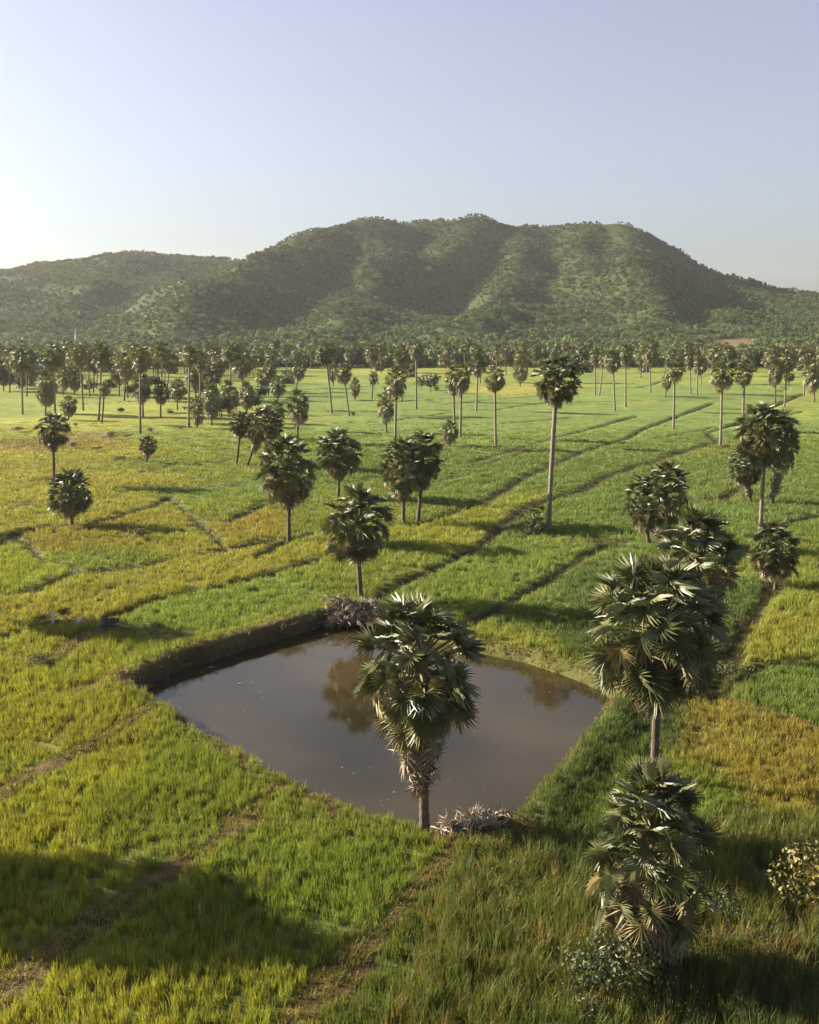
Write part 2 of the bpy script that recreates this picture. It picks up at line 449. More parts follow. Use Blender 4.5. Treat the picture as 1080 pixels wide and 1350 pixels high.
def canopy_colour(x, y):
    D = np.maximum(y + 10, 14.0)
    fa = np.clip((x / D + 0.75) / 1.5 * 299, 0, 298.999)
    fl = np.clip((np.log(D) - _GL[0]) / (_GL[-1] - _GL[0]) * 299, 0, 298.999)
    ia, il = fa.astype(int), fl.astype(int)
    ta, tl = (fa - ia)[..., None], (fl - il)[..., None]
    c = (_FMAP[il, ia] * (1 - ta) + _FMAP[il, ia + 1] * ta) * (1 - tl) + (_FMAP[il + 1, ia] * (1 - ta) + _FMAP[il + 1, ia + 1] * ta) * tl
    n = fbm(x / 6, y / 6, 4, 5)
    n2 = fbm(x / 2.0, y / 2.0, 3, 9)
    far = fbm(x / 30, y / 22, 5, 13) * sstep(90, 200, y)
    c = c * (1 + 0.16 * n + 0.12 * n2 + 0.22 * far)[..., None]
    yl = np.clip(fbm(x / 14 + 5, y / 5, 4, 77), -0.6, 0.8)
    c[..., 0] *= 1 + 0.13 * yl
    return np.clip(c, 0.01, 0.6)

def land(x, y, want_colour=True):
    """height, bare-soil mask (0 crop .. 1 path or bank), colour"""
    x = np.asarray(x, float); y = np.asarray(y, float)
    z = 0.10 * fbm(x / 16, y / 16, 3, 1) + 0.05 * fbm(x / 2.6, y / 2.6, 3, 2) * sstep(400, 100, y)
    bare = np.zeros(x.shape); weed = np.zeros(x.shape)
    wob = fbm(x / 2.2, y / 2.2, 3, 12) * 0.45
    for pts, w, h, k in DYKES:
        P = np.array(pts)
        mk = (x > P[:, 0].min() - 5) & (x < P[:, 0].max() + 5) & (y > P[:, 1].min() - 5) & (y < P[:, 1].max() + 5)
        if not mk.any():
            continue
        xs, ys, ws = x[mk], y[mk], wob[mk]
        d = dist_poly(xs, ys, pts) + ws * 1.3
        if k == 'path':
            z[mk] += h * np.exp(-(np.maximum(d, 0) / w) ** 2) * (1 + 0.8 * ws)
        else:                                   # a shallow ditch with a low uneven bank on its far side
            z[mk] -= (0.22 + 0.3 * h) * np.exp(-(d / (w * .6)) ** 2)
        m = sstep(w * 1.2, w * 0.5, d) if k == 'path' else sstep(w * 0.98, w * 0.45, d)
        if k == 'path':
            bare[mk] = np.maximum(bare[mk], m)
        else:
            weed[mk] = np.maximum(weed[mk], m)
    sd = np.full(x.shape, 50.0)
    mk = (x > -45) & (x < 45) & (y > 20) & (y < 110)
    if mk.any():
        xs, ys = x[mk], y[mk]
        s = pond_sd(xs, ys) + 0.5 * wob[mk] + 0.18 * fbm(xs / 0.9, ys / 0.9, 2, 33)
        sd[mk] = s
        df = dist_poly(xs, ys, BANK_FAR); dr = dist_poly(xs, ys, BANK_RIGHT)
        kf = np.exp(-(df / 2.5) ** 4); kr = np.exp(-(dr / 2.0) ** 4)
        zz = z[mk]
        zz += (0.10 + 0.26 * kf + 0.30 * kr) * np.exp(-((s - 0.6) / 0.9) ** 2)
        wid = 1.7 - 0.7 * kf
        zz -= 1.9 * sstep(0.0, 1.0, -s / wid)
        z[mk] = zz
        m = sstep(1.1, 0.4, s) * (1 - 0.75 * kr) * np.clip(0.75 + 0.5 * fbm(xs / 3, ys / 3, 2, 35), 0, 1)
        far_r = sstep(-1, 3, xs) * sstep(46, 52, ys)
        bare[mk] = np.maximum(bare[mk], m * (1 - 0.95 * far_r))
    # slightly raised crop canopy beyond the last planted tufts
    if not want_colour:
        return z, bare, weed, sd, None
    c = canopy_colour(x, y)
    return z, bare, weed, sd, c

def land_z(x, y):
    return float(land(np.array([x]), np.array([y]), False)[0][0])

def build_ground():
    ys = [-400, -150, -50, 0, 10]
    y = 16.0
    while y < 125: ys.append(y); y += 0.30
    while y < 700: ys.append(y); y *= 1.009
    while y < 4000: ys.append(y); y *= 1.12
    ys = np.array(ys)
    us = list(np.linspace(-0.56, 0.56, 400))
    ext = [5, 15, 40, 100, 250, 500]
    cols = [(-0.56, -e) for e in ext[::-1]] + [(u, 0) for u in us] + [(0.56, e) for e in ext]
    cu = np.array([c[0] for c in cols]); ce = np.array([c[1] for c in cols])
    X = cu[None, :] * (np.maximum(ys, 16)[:, None] + 8) + ce[None, :]
    Yg = np.repeat(ys[:, None], len(cols), 1)
    z, bare, weed, sd, c = land(X, Yg)
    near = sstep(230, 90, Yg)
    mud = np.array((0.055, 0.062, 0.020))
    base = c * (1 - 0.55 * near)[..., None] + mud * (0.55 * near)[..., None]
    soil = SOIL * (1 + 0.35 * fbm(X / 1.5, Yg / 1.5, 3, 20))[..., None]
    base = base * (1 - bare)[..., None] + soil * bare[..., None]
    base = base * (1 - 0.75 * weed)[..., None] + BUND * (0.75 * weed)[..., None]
    bank = (sstep(0.1, -0.4, sd) * (1 - 0.6 * sstep(-1, 3, X) * sstep(46, 52, Yg)))[..., None]
    base = base * (1 - bank) + (np.array((0.055, 0.043, 0.026)) * (1 + 0.5 * fbm(X / 0.8, Yg / 0.8, 3, 22))[..., None]) * bank
    z = z + 0.35 * sstep(170, 260, Yg) * (1 - np.maximum(bare, weed)) * (sd > 2)
    nr, nc = X.shape
    verts = np.stack([X, Yg, z], -1).reshape(-1, 3)
    i = (np.arange(nr - 1)[:, None] * nc + np.arange(nc - 1)[None, :]).reshape(-1)
    faces = np.stack([i, i + 1, i + nc + 1, i + nc], 1)
    me = bpy.data.meshes.new('ground')
    me.vertices.add(len(verts)); me.vertices.foreach_set('co', verts.reshape(-1))
    me.loops.add(faces.size); me.loops.foreach_set('vertex_index', faces.reshape(-1).astype(np.int32))
    me.polygons.add(len(faces)); me.polygons.foreach_set('loop_start', (np.arange(len(faces)) * 4).astype(np.int32))
    me.polygons.foreach_set('use_smooth', np.ones(len(faces), bool))
    me.update(calc_edges=True)
    at = me.attributes.new('tint', 'FLOAT_COLOR', 'POINT')
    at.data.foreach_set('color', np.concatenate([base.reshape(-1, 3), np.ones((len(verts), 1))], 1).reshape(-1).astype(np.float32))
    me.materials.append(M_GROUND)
    o = obj('ground', me)
    tag(o, 'green and yellow rice fields crossed by low earth banks', kind='structure')

build_ground()

# pond water: a sheet under the rim, its edge running into the banks
pv = [((x - RIM_C[0]) * 1.0 + RIM_C[0], (y - RIM_C[1]) * 1.0 + RIM_C[1], WATER_Z) for x, y in RIM]
me = mesh_from('water', pv, [list(range(len(pv)))], M_WATER)
if me.polygons[0].normal.z < 0:
    me.flip_normals()
tag(obj('water', me), 'dark still water of the square field pond', kind='structure')

# ------------------------------------------------------------------ hill
def hp(px, py, y, drop=11.0):
    q = at_range(px, py, y)
    return (q[0], q[1], q[2] - drop)

RIDGES = [
    ([hp(-300, 372, 1950), hp(-120, 358, 1950), hp(0, 350, 1900), hp(60, 343, 1850), hp(100, 338, 1800), hp(165, 326, 1750), hp(230, 328, 1800), hp(310, 334, 1850), hp(380, 345, 1900)], 0.25),
    ([hp(485, 282, 1650), hp(530, 285, 1690), hp(580, 280, 1700), hp(630, 280, 1700), hp(660, 291, 1700), hp(680, 296, 1720), hp(720, 290, 1700), hp(775, 289, 1680), hp(830, 293, 1650),
      hp(860, 310, 1650), hp(900, 338, 1650), hp(930, 352, 1640), hp(990, 361, 1600), hp(1030, 372, 1580), hp(1080, 380, 1560), hp(1250, 405, 1500), hp(1500, 420, 1450)], 0.66),
    ([hp(485, 282, 1650), hp(450, 290, 1600), hp(400, 308, 1500), hp(350, 325, 1400), hp(310, 336, 1300), hp(270, 368, 1180), hp(232, 402, 1030), hp(195, 438, 900)], 0.56),
    ([hp(485, 282, 1650), hp(500, 318, 1480), hp(480, 355, 1300), hp(450, 395, 1120), hp(430, 425, 980)], 0.66),
    ([hp(630, 280, 1700), hp(600, 300, 1600), hp(560, 340, 1440)], 0.60),
    ([hp(695, 292, 1700), hp(684, 325, 1500), hp(662, 358, 1340), hp(640, 388, 1180), hp(612, 415, 1020)], 0.66),
    ([hp(775, 289, 1680), hp(760, 312, 1580), hp(770, 345, 1440)], 0.55),
    ([hp(830, 293, 1650), hp(838, 335, 1440), hp(850, 372, 1250), hp(862, 405, 1080)], 0.66),
    ([hp(165, 326, 1750), hp(140, 352, 1560), hp(110, 382, 1350), hp(70, 415, 1120)], 0.56),
    ([hp(60, 343, 1850), hp(30, 368, 1600), hp(-20, 400, 1350)], 0.56),
    ([hp(930, 352, 1640), hp(945, 385, 1350), hp(965, 412, 1120)], 0.56),
]

_c = RIDGES[1][0]
RIDGES.append(([(p[0], p[1] + 20, max(p[2] - 62, 8)) for p in _c], 0.20))        # the broad body under the crest

def hill_z(x, y):
    x = np.asarray(x, float); y = np.asarray(y, float)
    wx = x + 18 * fbm(x / 110, y / 110, 4, 61)
    wy = y + 18 * fbm(x / 110, y / 110, 4, 67)
    acc = np.zeros(x.shape); k = 0.14
    base = -4 + 46 * sstep(640, 1500, y) - 40 * sstep(1900, 2600, y)
    acc += np.exp(k * base)
    for pts, sl in RIDGES:
        best = np.full(x.shape, -1e3)
        for a, b in zip(pts[:-1], pts[1:]):
            dx, dy = b[0] - a[0], b[1] - a[1]
            t = np.clip(((wx - a[0]) * dx + (wy - a[1]) * dy) / (dx * dx + dy * dy), 0, 1)
            d = np.hypot(wx - a[0] - t * dx, wy - a[1] - t * dy)
            hh = a[2] + (b[2] - a[2]) * t - sl * np.sqrt(d * d + 300) + sl * 17
            best = np.maximum(best, hh)
        acc += np.exp(k * best)
    z = np.log(acc) / k
    z += (3.0 + z.clip(0, 60) * 0.10) * fbm(x / 75, y / 75, 4, 71)
    rd = 1 - 2 * np.abs(fbm(x / 210 + 3.1, y / 330, 3, 73))
    z += np.clip(z - 20, 0, 45) * 0.42 * (rd - 0.45) * (1 - sstep(1480, 1640, y))
    return z

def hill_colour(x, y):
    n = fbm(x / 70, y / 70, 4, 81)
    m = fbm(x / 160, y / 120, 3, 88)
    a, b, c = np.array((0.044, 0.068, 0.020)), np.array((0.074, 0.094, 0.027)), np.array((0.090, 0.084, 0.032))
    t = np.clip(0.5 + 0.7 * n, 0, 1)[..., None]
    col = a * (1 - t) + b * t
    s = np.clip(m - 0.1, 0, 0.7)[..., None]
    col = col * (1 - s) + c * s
    return col * (1 + 0.70 * sstep(1200, 800, y))[..., None]        # paler open scrub at the hill's foot; colour also lightened to offset tree shade

def px_of(x, y, z):
    """pixel of the photograph in which a point shows (used to keep clearings free of trees)"""
    dz = z - H
    w = y * cp - dz * sp
    return 540 + F * x / w, 675 - F * (y * sp + dz * cp) / w

def build_hill():
    xs = np.linspace(-1700, 1700, 300); ys = np.linspace(620, 2700, 210)
    X, Yh = np.meshgrid(xs, ys)
    z = hill_z(X, Yh)
    z[0, :] = -6; z[:, 0] = -6; z[:, -1] = -6; z[-1, :] = -6
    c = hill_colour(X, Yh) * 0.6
    u, v = px_of(X, Yh, z)
    clr = ((u - 968) / 34) ** 2 + ((v - 453) / 7) ** 2 < 1
    c[clr] = (0.15, 0.105, 0.060)
    nr, nc = X.shape
    i = (np.arange(nr - 1)[:, None] * nc + np.arange(nc - 1)[None, :]).reshape(-1)
    me = mesh_from('hill', np.stack([X, Yh, z], -1).reshape(-1, 3), np.stack([i, i + 1, i + nc + 1, i + nc], 1).tolist(), M_GROUND, smooth=True)
    at = me.attributes.new('tint', 'FLOAT_COLOR', 'POINT')
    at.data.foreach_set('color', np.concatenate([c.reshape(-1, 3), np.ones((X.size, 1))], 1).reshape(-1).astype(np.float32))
    tag(obj('hill', me), 'long wooded hill rising behind the palm plain', kind='structure')

build_hill()

# ------------------------------------------------------------------ scatter through geometry nodes (only for what nobody could count)
def scatter(name, label, pts, rot, scl, idx, tint, variants):
    me = bpy.data.meshes.new(name)
    n = len(pts)
    me.vertices.add(n); me.vertices.foreach_set('co', np.asarray(pts, np.float32).reshape(-1))
    for nm, ty, arr, key in (('rot', 'FLOAT_VECTOR', rot, 'vector'), ('scl', 'FLOAT_VECTOR', scl, 'vector')):
        a = me.attributes.new(nm, ty, 'POINT'); a.data.foreach_set(key, np.asarray(arr, np.float32).reshape(-1))
    a = me.attributes.new('pick', 'INT', 'POINT'); a.data.foreach_set('value', np.asarray(idx, np.int32))
    a = me.attributes.new('tint', 'FLOAT_COLOR', 'POINT')
    a.data.foreach_set('color', np.concatenate([tint, np.ones((n, 1))], 1).reshape(-1).astype(np.float32))
    o = obj(name, me)
    tag(o, label, kind='stuff')
    col = bpy.data.collections.new(name + '_kinds')
    for k, vm in enumerate(variants):
        col.objects.link(bpy.data.objects.new('%s_kind_%02d' % (name, k), vm))
    ng = bpy.data.node_groups.new(name, 'GeometryNodeTree')
    ng.interface.new_socket('Geometry', in_out='INPUT', socket_type='NodeSocketGeometry')
    ng.interface.new_socket('Geometry', in_out='OUTPUT', socket_type='NodeSocketGeometry')
    N, L = ng.nodes, ng.links
    gi, go = N.new('NodeGroupInput'), N.new('NodeGroupOutput')
    ci = N.new('GeometryNodeCollectionInfo')
    ci.inputs['Collection'].default_value = col
    ci.inputs['Separate Children'].default_value = True
    ci.inputs['Reset Children'].default_value = True
    ip = N.new('GeometryNodeInstanceOnPoints')
    ip.inputs['Pick Instance'].default_value = True
    def attr(nm, ty):
        q = N.new('GeometryNodeInputNamedAttribute'); q.data_type = ty; q.inputs[0].default_value = nm
        return q.outputs[0]
    e2r = N.new('FunctionNodeEulerToRotation')
    L.new(attr('rot', 'FLOAT_VECTOR'), e2r.inputs[0])
    L.new(gi.outputs[0], ip.inputs['Points'])
    L.new(ci.outputs[0], ip.inputs['Instance'])
    L.new(attr('pick', 'INT'), ip.inputs['Instance Index'])
    L.new(e2r.outputs[0], ip.inputs['Rotation'])
    L.new(attr('scl', 'FLOAT_VECTOR'), ip.inputs['Scale'])
    L.new(ip.outputs[0], go.inputs[0])
    md = o.modifiers.new('scatter', 'NODES'); md.node_group = ng
    return o

def tuft_mesh(name, mat, rng, blades, h, spread, w, lean):
    V, Fc = [], []
    for b in range(blades):
        a = rng.uniform(0, 2 * math.pi); r = spread * math.sqrt(rng.random())
        bx, by = r * math.cos(a), r * math.sin(a)
        la = rng.uniform(0, 2 * math.pi); ln = lean * rng.uniform(0.2, 1.0); hh = h * rng.uniform(0.65, 1.1)
        fa = rng.uniform(0, math.pi)
        sx, sy = math.cos(fa) * w / 2, math.sin(fa) * w / 2
        i = len(V)
        V += [(bx - sx, by - sy, -0.05), (bx + sx, by + sy, -0.05)]
        mx, my = bx + ln * .35 * math.cos(la), by + ln * .35 * math.sin(la)
        V += [(mx - sx * .9, my - sy * .9, hh * .6), (mx + sx * .9, my + sy * .9, hh * .6)]
        V += [(bx + ln * math.cos(la), by + ln * math.sin(la), hh * (1.0 - 0.25 * ln / h))]
        Fc += [(i, i + 1, i + 3, i + 2), (i + 2, i + 3, i + 4)]
    return mesh_from(name, V, Fc, mat)

def plant_fields():
    rt = random.Random(11)
    rice = [tuft_mesh('rice_tuft', M_RICE, rt, 13, 0.50, 0.16, 0.019, 0.12) for _ in range(5)]
    weeds = [tuft_mesh('weed_tuft', M_RICE, rt, 12, 0.34, 0.22, 0.022, 0.28) for _ in range(3)]
    tall = [tuft_mesh('tall_grass_tuft', M_RICE, rt, 14, 0.95, 0.22, 0.019, 0.40) for _ in range(3)]
    d = np.concatenate([np.linspace(17, 45, 60), np.geomspace(45.5, 520, 150)])
    lam = np.where(d < 45, 26.0, 26.0 * (45 / d) ** 2.1) * (1.08 * (d + 6))
    cum = np.concatenate([[0], np.cumsum((lam[1:] + lam[:-1]) / 2 * np.diff(d))])
    n = int(cum[-1])
    dd = np.interp(RNG.random(n) * cum[-1], cum, d)
    x = (RNG.random(n) - 0.5) * 1.08 * (dd + 6)
    z, bare, weed, sd, c = land(x, dd)
    u, v = px_of(x, dd, z)
    rough = sstep(560, 640, u + 0.35 * (v - 1150)) * sstep(1095, 1150, v)          # the rank, unplanted corner near the camera
    rough = np.maximum(rough, sstep(1085, 1130, v) * sstep(900, 960, u))
    s = np.maximum(1.0, (dd / 45.0) ** 0.95)
    nb = np.maximum(bare, weed)
    for ox, oy in ((-.2, 0), (.2, 0), (0, .3), (0, -.3)):              # the wider far tufts keep off the banks too
        q = land(x + ox * (s - .4), dd + oy * (s - .4), False)
        nb = np.maximum(nb, np.maximum(q[1], q[2]))
    nb = np.maximum(nb, sstep(0.3, -0.2, sd))
    wallish = np.exp(-(dist_poly(x, dd, BANK_FAR) / 2.5) ** 4)
    keep = (sd > -0.75 + 1.1 * wallish * (RNG.random(n) < 0.75))
    kind = RNG.random(n)
    is_weed = kind < np.maximum(nb, 0) * 1.0
    keep &= ~(is_weed & (RNG.random(n) < 0.15 * np.clip(bare, 0, 1) + 0.05))
    patch = fbm(x / 3.5, dd / 3.5, 3, 91)
    gap = fbm(x / 1.1, dd / 1.1, 2, 95)                                # thin spots where plants failed
    keep &= ~((gap < -0.42) & (dd < 90) & (RNG.random(n) < 0.75))
    is_tall = (~is_weed) & (RNG.random(n) < rough * 0.85)
    keep &= ~((rough > 0.5) & (patch < -0.35) & (RNG.random(n) < 0.7))
    on_bank = is_weed & (weed > bare)
    sb = np.where(on_bank, np.maximum(0.8, s * 0.45), s)
    hs = RNG.uniform(0.7, 1.25, n) * (1 + 0.45 * patch)
    hs = np.where(is_weed, hs * RNG.uniform(0.35, 0.9, n), hs)
    hs = np.where(is_tall, hs * RNG.uniform(0.5, 1.15, n), hs)
    hs *= 1 - 0.35 * sstep(90, 280, dd)
    hs = np.where(on_bank, hs * 1.3, hs)
    scl = np.stack([sb * RNG.uniform(0.85, 1.2, n), sb * RNG.uniform(0.85, 1.2, n), hs], 1)
    lx = fbm(x / 4, dd / 4, 2, 93) * 0.28; ly = fbm(x / 4, dd / 4, 2, 94) * 0.28
    rot = np.stack([RNG.normal(0, 0.10, n) + lx * (dd < 90), RNG.normal(0, 0.10, n) + ly * (dd < 90), RNG.uniform(0, 6.28, n)], 1)
    idx = np.where(is_weed, RNG.integers(5, 8, n), np.where(is_tall, RNG.integers(8, 11, n), RNG.integers(0, 5, n)))
    dry = np.array((0.24, 0.17, 0.055)); wg = np.array((0.115, 0.105, 0.026))
    t = RNG.random(n)[:, None]
    wc = dry * t + wg * (1 - t)
    tint = np.where(is_weed[:, None], wc * 0.65 + c * 0.35, c)
    tint = np.where(on_bank[:, None], np.array((0.065, 0.062, 0.018)) * (0.6 + 0.9 * t), tint)
    tint = np.where((is_tall & (RNG.random(n) < 0.14))[:, None], dry * .8, tint)
    tint = tint * RNG.uniform(0.84, 1.28, n)[:, None]
    tint[:, 0] *= RNG.uniform(0.92, 1.08, n)
    pts = np.stack([x, dd, z], 1)
    k = keep
    rice_k = k & ~is_weed & ~is_tall
    weed_k = k & ~rice_k
    scatter('rice_grass', 'young rice standing in the green and yellow fields', pts[rice_k], rot[rice_k], scl[rice_k], idx[rice_k], tint[rice_k], rice + weeds + tall)
    scatter('weed_grass', 'rough grass and weeds on the field banks and the near corner', pts[weed_k], rot[weed_k], scl[weed_k], idx[weed_k], tint[weed_k], rice + weeds + tall)

plant_fields()

def leafy(V, Fc, rng, c, rad, n, size, shell=0.55):
    """n leaf clumps spread through an ellipsoid"""
    for _ in range(n):
        while True:
            q = Vector((rng.uniform(-1, 1), rng.uniform(-1, 1), rng.uniform(-1, 1)))
            l = q.length
            if shell < l < 1: break
        p = Vector((c[0] + q.x * rad[0], c[1] + q.y * rad[1], c[2] + q.z * rad[2]))
        nn = (q.normalized() + Vector((rng.gauss(0, .6), rng.gauss(0, .6), rng.gauss(0.2, .6)))).normalized()
        t = nn.cross(Vector((rng.gauss(0, 1), rng.gauss(0, 1), rng.gauss(0, 1)))).normalized()
        b = nn.cross(t)
        s = size * rng.uniform(0.6, 1.3)
        i = len(V)
        V += [p - t * s, p + b * s * .55 + nn * s * .15, p + t * s, p - b * s * .55 + nn * s * .15]
        Fc.append((i, i + 1, i + 2, i + 3))

def forest():
    rt = random.Random(5)
    kinds = []
    for k in range(6):
        V, Fc = [], []
        for j in range(rt.choice((2, 3, 3, 4))):
            a = rt.uniform(0, 6.28); r = rt.uniform(0.0, 0.5)
            leafy(V, Fc, rt, (r * math.cos(a), r * math.sin(a), rt.uniform(0.55, 0.95)), (rt.uniform(.4, .6), rt.uniform(.4, .6), rt.uniform(.3, .5)), 42, 0.17, 0.5)
        kinds.append(mesh_from('forest_tree', V, Fc, M_FOREST))
    n = 88000
    y = np.sqrt(RNG.random(n) * (1950 ** 2 - 612 ** 2) + 612 ** 2)
    x = (RNG.random(n) - 0.5) * 1.02 * y
    z = np.maximum(hill_z(x, y), 0.1)
    zb = hill_z(x, y - 60)
    zf = hill_z(x, y - 250)
    u, v = px_of(x, y, z)
    keep = ~((zb - z > 22) & (zf > z + 40))
    keep &= ~(((u - 968) / 30) ** 2 + ((v - 453) / 6) ** 2 < 1)
    keep &= RNG.random(n) < 0.72 + 0.9 * fbm(x / 45, y / 45, 3, 55)
    x, y, z = x[keep], y[keep], z[keep]
    n = len(x)
    sz = RNG.uniform(1.9, 3.7, n) * (1 + 0.5 * sstep(900, 700, y)) * (1 + 0.25 * fbm(x / 80, y / 80, 2, 56))
    big = (RNG.random(n) < 0.10) & (y < 1480)
    sz = np.where(big, sz * 1.5, sz)
    scl = np.stack([sz, sz, sz * RNG.uniform(0.8, 1.25, n)], 1)
    rot = np.stack([np.zeros(n), np.zeros(n), RNG.uniform(0, 6.28, n)], 1)
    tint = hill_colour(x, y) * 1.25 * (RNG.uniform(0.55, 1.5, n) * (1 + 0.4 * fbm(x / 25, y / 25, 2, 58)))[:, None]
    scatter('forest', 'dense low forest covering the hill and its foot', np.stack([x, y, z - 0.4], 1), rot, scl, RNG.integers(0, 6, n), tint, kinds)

forest()

# ------------------------------------------------------------------ palms
def frond_verts(rng, nseg, half, Lp, Rb, bend, pleat, droop, dead=False, simple=False, fold=0.25):
    # first six faces (two when simple) are the stalk
    V, Fc = [], []
    pw = 0.03 if not simple else 0.035
    # petiole, three sided and tapering, slightly arched
    st = [(0, 0, 1.3), (Lp * .5, 0.03, 0.9), (Lp, 0, 0.7)]
    for (px, pz, k) in st:
        V += [(px, -pw * k, pz), (px, pw * k, pz), (px, 0, pz + pw * 1.4 * k)]
    for s in range(2):
        a = s * 3
        Fc += [(a, a + 1, a + 4, a + 3), (a + 1, a + 2, a + 5, a + 4), (a + 2, a, a + 3, a + 5)]
    if simple:
        Fc = Fc[1:2] + Fc[4:5]
    cb, sb = math.cos(bend), math.sin(bend)
    def put(r, a, zz):
        lx, ly = r * math.cos(a), r * math.sin(a)
        lz = zz + fold * abs(ly) - droop * (r / Rb) ** 2 * Rb
        return (Lp + lx * cb + lz * sb, ly, -lx * sb + lz * cb)
    da = 2 * half / nseg
    hub = len(V); V.append((Lp, 0, 0))
    for k in range(nseg):
        a = -half + (k + .5) * da
        rr = Rb * (0.80 + 0.20 * math.cos(a)) * rng.uniform(0.88, 1.06)
        if dead: rr *= rng.uniform(0.75, 1.1)
        wob = rng.gauss(0, 0.05 if not dead else 0.22)
        rm = rr * 0.46
        i = len(V)
        jz = rng.gauss(0, 0.02 if not dead else 0.10) * Rb
        V += [put(rm, a - da * .48, jz - pleat), put(rm, a + da * .48, jz - pleat), put(rr, a + wob, jz * 2 - (rng.uniform(0, .25) if dead else rng.uniform(0, .12)) * Rb)]
        if simple:
            Fc += [(hub, i, i + 2, i + 1)]
        else:
            V.append(put(rm, a, jz + pleat))
            Fc += [(hub, i, i + 3), (hub, i + 3, i + 1), (i, i + 2, i + 3), (i + 3, i + 2, i + 1)]
    return V, Fc

rf = random.Random(21)
def frond_mesh(name, mats, *a, **k):
    v, f = frond_verts(rf, *a, **k)
    return mesh_from(name, v, f, mats, [1] * 6 + [0] * (len(f) - 6))
FRONDS = [frond_mesh('frond', (M_FROND, M_PETIOLE), 25, R(rf.uniform(118, 150)), 1.24, 0.66, R(bd), 0.030, rf.uniform(0.02, 0.16), fold=rf.uniform(.05, .45)) for bd in (0, 8, 16, 24, 34, 44, 54, 64, 76, 30, 48, 20)]
OLDF = [frond_mesh('frond', (M_OLDF, M_PETIOLE), 22, R(rf.uniform(105, 140)), 1.24, 0.66, R(bd), 0.030, rf.uniform(0.08, 0.25), fold=rf.uniform(-.1, .35)) for bd in (20, 40, 55, 70)]
DEADS = [frond_mesh('dead_frond', (M_DEAD, M_DEAD), 13, R(rf.uniform(60, 100)), 0.95, 0.80, R(rf.uniform(5, 50)), 0.025, rf.uniform(0.15, 0.4), True, fold=rf.uniform(-.5, .4)) for _ in range(7)]
FALLEN = [mesh_from('fallen_frond', *frond_verts(rf, 12, R(rf.uniform(60, 100)), 0.7, 0.75, R(rf.uniform(-20, 30)), 0.025, rf.uniform(-.2, .3), True, fold=rf.uniform(-.3, .4)), M_HEAP) for _ in range(5)]
FALLENW = [mesh_from('fallen_frond', *frond_verts(rf, 12, R(rf.uniform(60, 100)), 0.6, 0.80, R(rf.uniform(-40, 10)), 0.025, rf.uniform(-.4, .1), True, fold=rf.uniform(-.2, .5)), M_HEAPW) for _ in range(4)]

def frond_frame(az, el, roll):
    d = Vector((math.cos(el) * math.cos(az), math.cos(el) * math.sin(az), math.sin(el)))
    n = Vector((0, 0, 1)) - d * d.z
    if n.length < 0.15:
        n = Vector((-math.cos(az), -math.sin(az), 0.0)) if d.z > 0 else Vector((math.cos(az), math.sin(az), 0))
        n = n - d * n.dot(d)
    n.normalize()
    y = n.cross(d)
    m = Matrix((d, y, n)).transposed().to_4x4()
    return m @ Matrix.Rotation(roll, 4, 'X')

def crown_layout(rng, n_green, n_dead, depth, sw=0.95, column=False):
    """unit crown (frond length about 1): list of (dead, matrix, scale); depth = how far the old leaves reach down the trunk;
    a column keeps its leaves spread all the way down, otherwise a ball sits on a narrower skirt"""
    out = []
    az = rng.uniform(0, 6.28)
    for i in range(n_green):
        t = (i + .5) / n_green
        az += 2.39996 + rng.uniform(-.3, .3)
        el = R(88 - (126 if column else 140) * t ** 0.80 + rng.gauss(0, 9))
        zo = 0.06 - (depth * 0.62 * t ** 1.15 if column else min(depth * 0.35, 0.30 + 0.12 * depth) * t ** 1.5)
        out.append((False, Matrix.Translation((0, 0, zo)) @ frond_frame(az, el, rng.gauss(0, .5)), rng.uniform(0.88, 1.08) if rng.random() < .66 else rng.uniform(0.55, 0.85), t))
    for i in range(n_dead):
        t = (i + .5) / max(1, n_dead)
        az += 2.39996 + rng.uniform(-.3, .3)
        if column:
            el = R(-18 - 34 * t + rng.gauss(0, 11)); zo = -depth * (0.40 + 0.58 * t)
            k = sw * rng.uniform(0.72, 1.08) * (1.0 - 0.15 * t)
        else:
            el = R(-22 - 46 * min(1, t * 1.3) + rng.gauss(0, 10)); zo = -0.10 - max(0.0, depth - 0.15) * t
            k = sw * rng.uniform(0.75, 1.1) * (1.0 - 0.28 * t)
        out.append((True, Matrix.Translation((0, 0, zo)) @ frond_frame(az, el, rng.gauss(0, .6)), k, 1.0))
    return out

FL = 1.22 / 1.85          # frond mesh length is about 1.85

def trunk_mesh(name, mat, seg, rings, rng):
    """unit height, unit radius at the foot; swollen foot, ringed, slight bends"""
    V, Fc = [], []
    ph = rng.uniform(0, 6.28)
    for r in range(rings + 1):
        t = r / rings
        rad = 0.80 + 0.45 * math.exp(-t * 14) - 0.10 * t + (0.07 if r % 2 else -0.03) + rng.uniform(-.03, .03)
        ox = 0.25 * math.sin(t * 3.14) * math.cos(ph); oy = 0.25 * math.sin(t * 3.14) * math.sin(ph)
        for s in range(seg):
            a = 2 * math.pi * s / seg
            V.append((ox + rad * math.cos(a), oy + rad * math.sin(a), t))
    for r in range(rings):
        for s in range(seg):
            a, b = r * seg + s, r * seg + (s + 1) % seg
            Fc.append((a, b, b + seg, a + seg))
    return mesh_from(name, V, Fc, mat, smooth=True)

rtk = random.Random(31)
TRUNKS = [trunk_mesh('trunk', M_TRUNK, 10, 34, rtk) for _ in range(3)]
TRUNKS_P = [trunk_mesh('trunk', M_TRUNKP, 8, 26, rtk) for _ in range(3)]

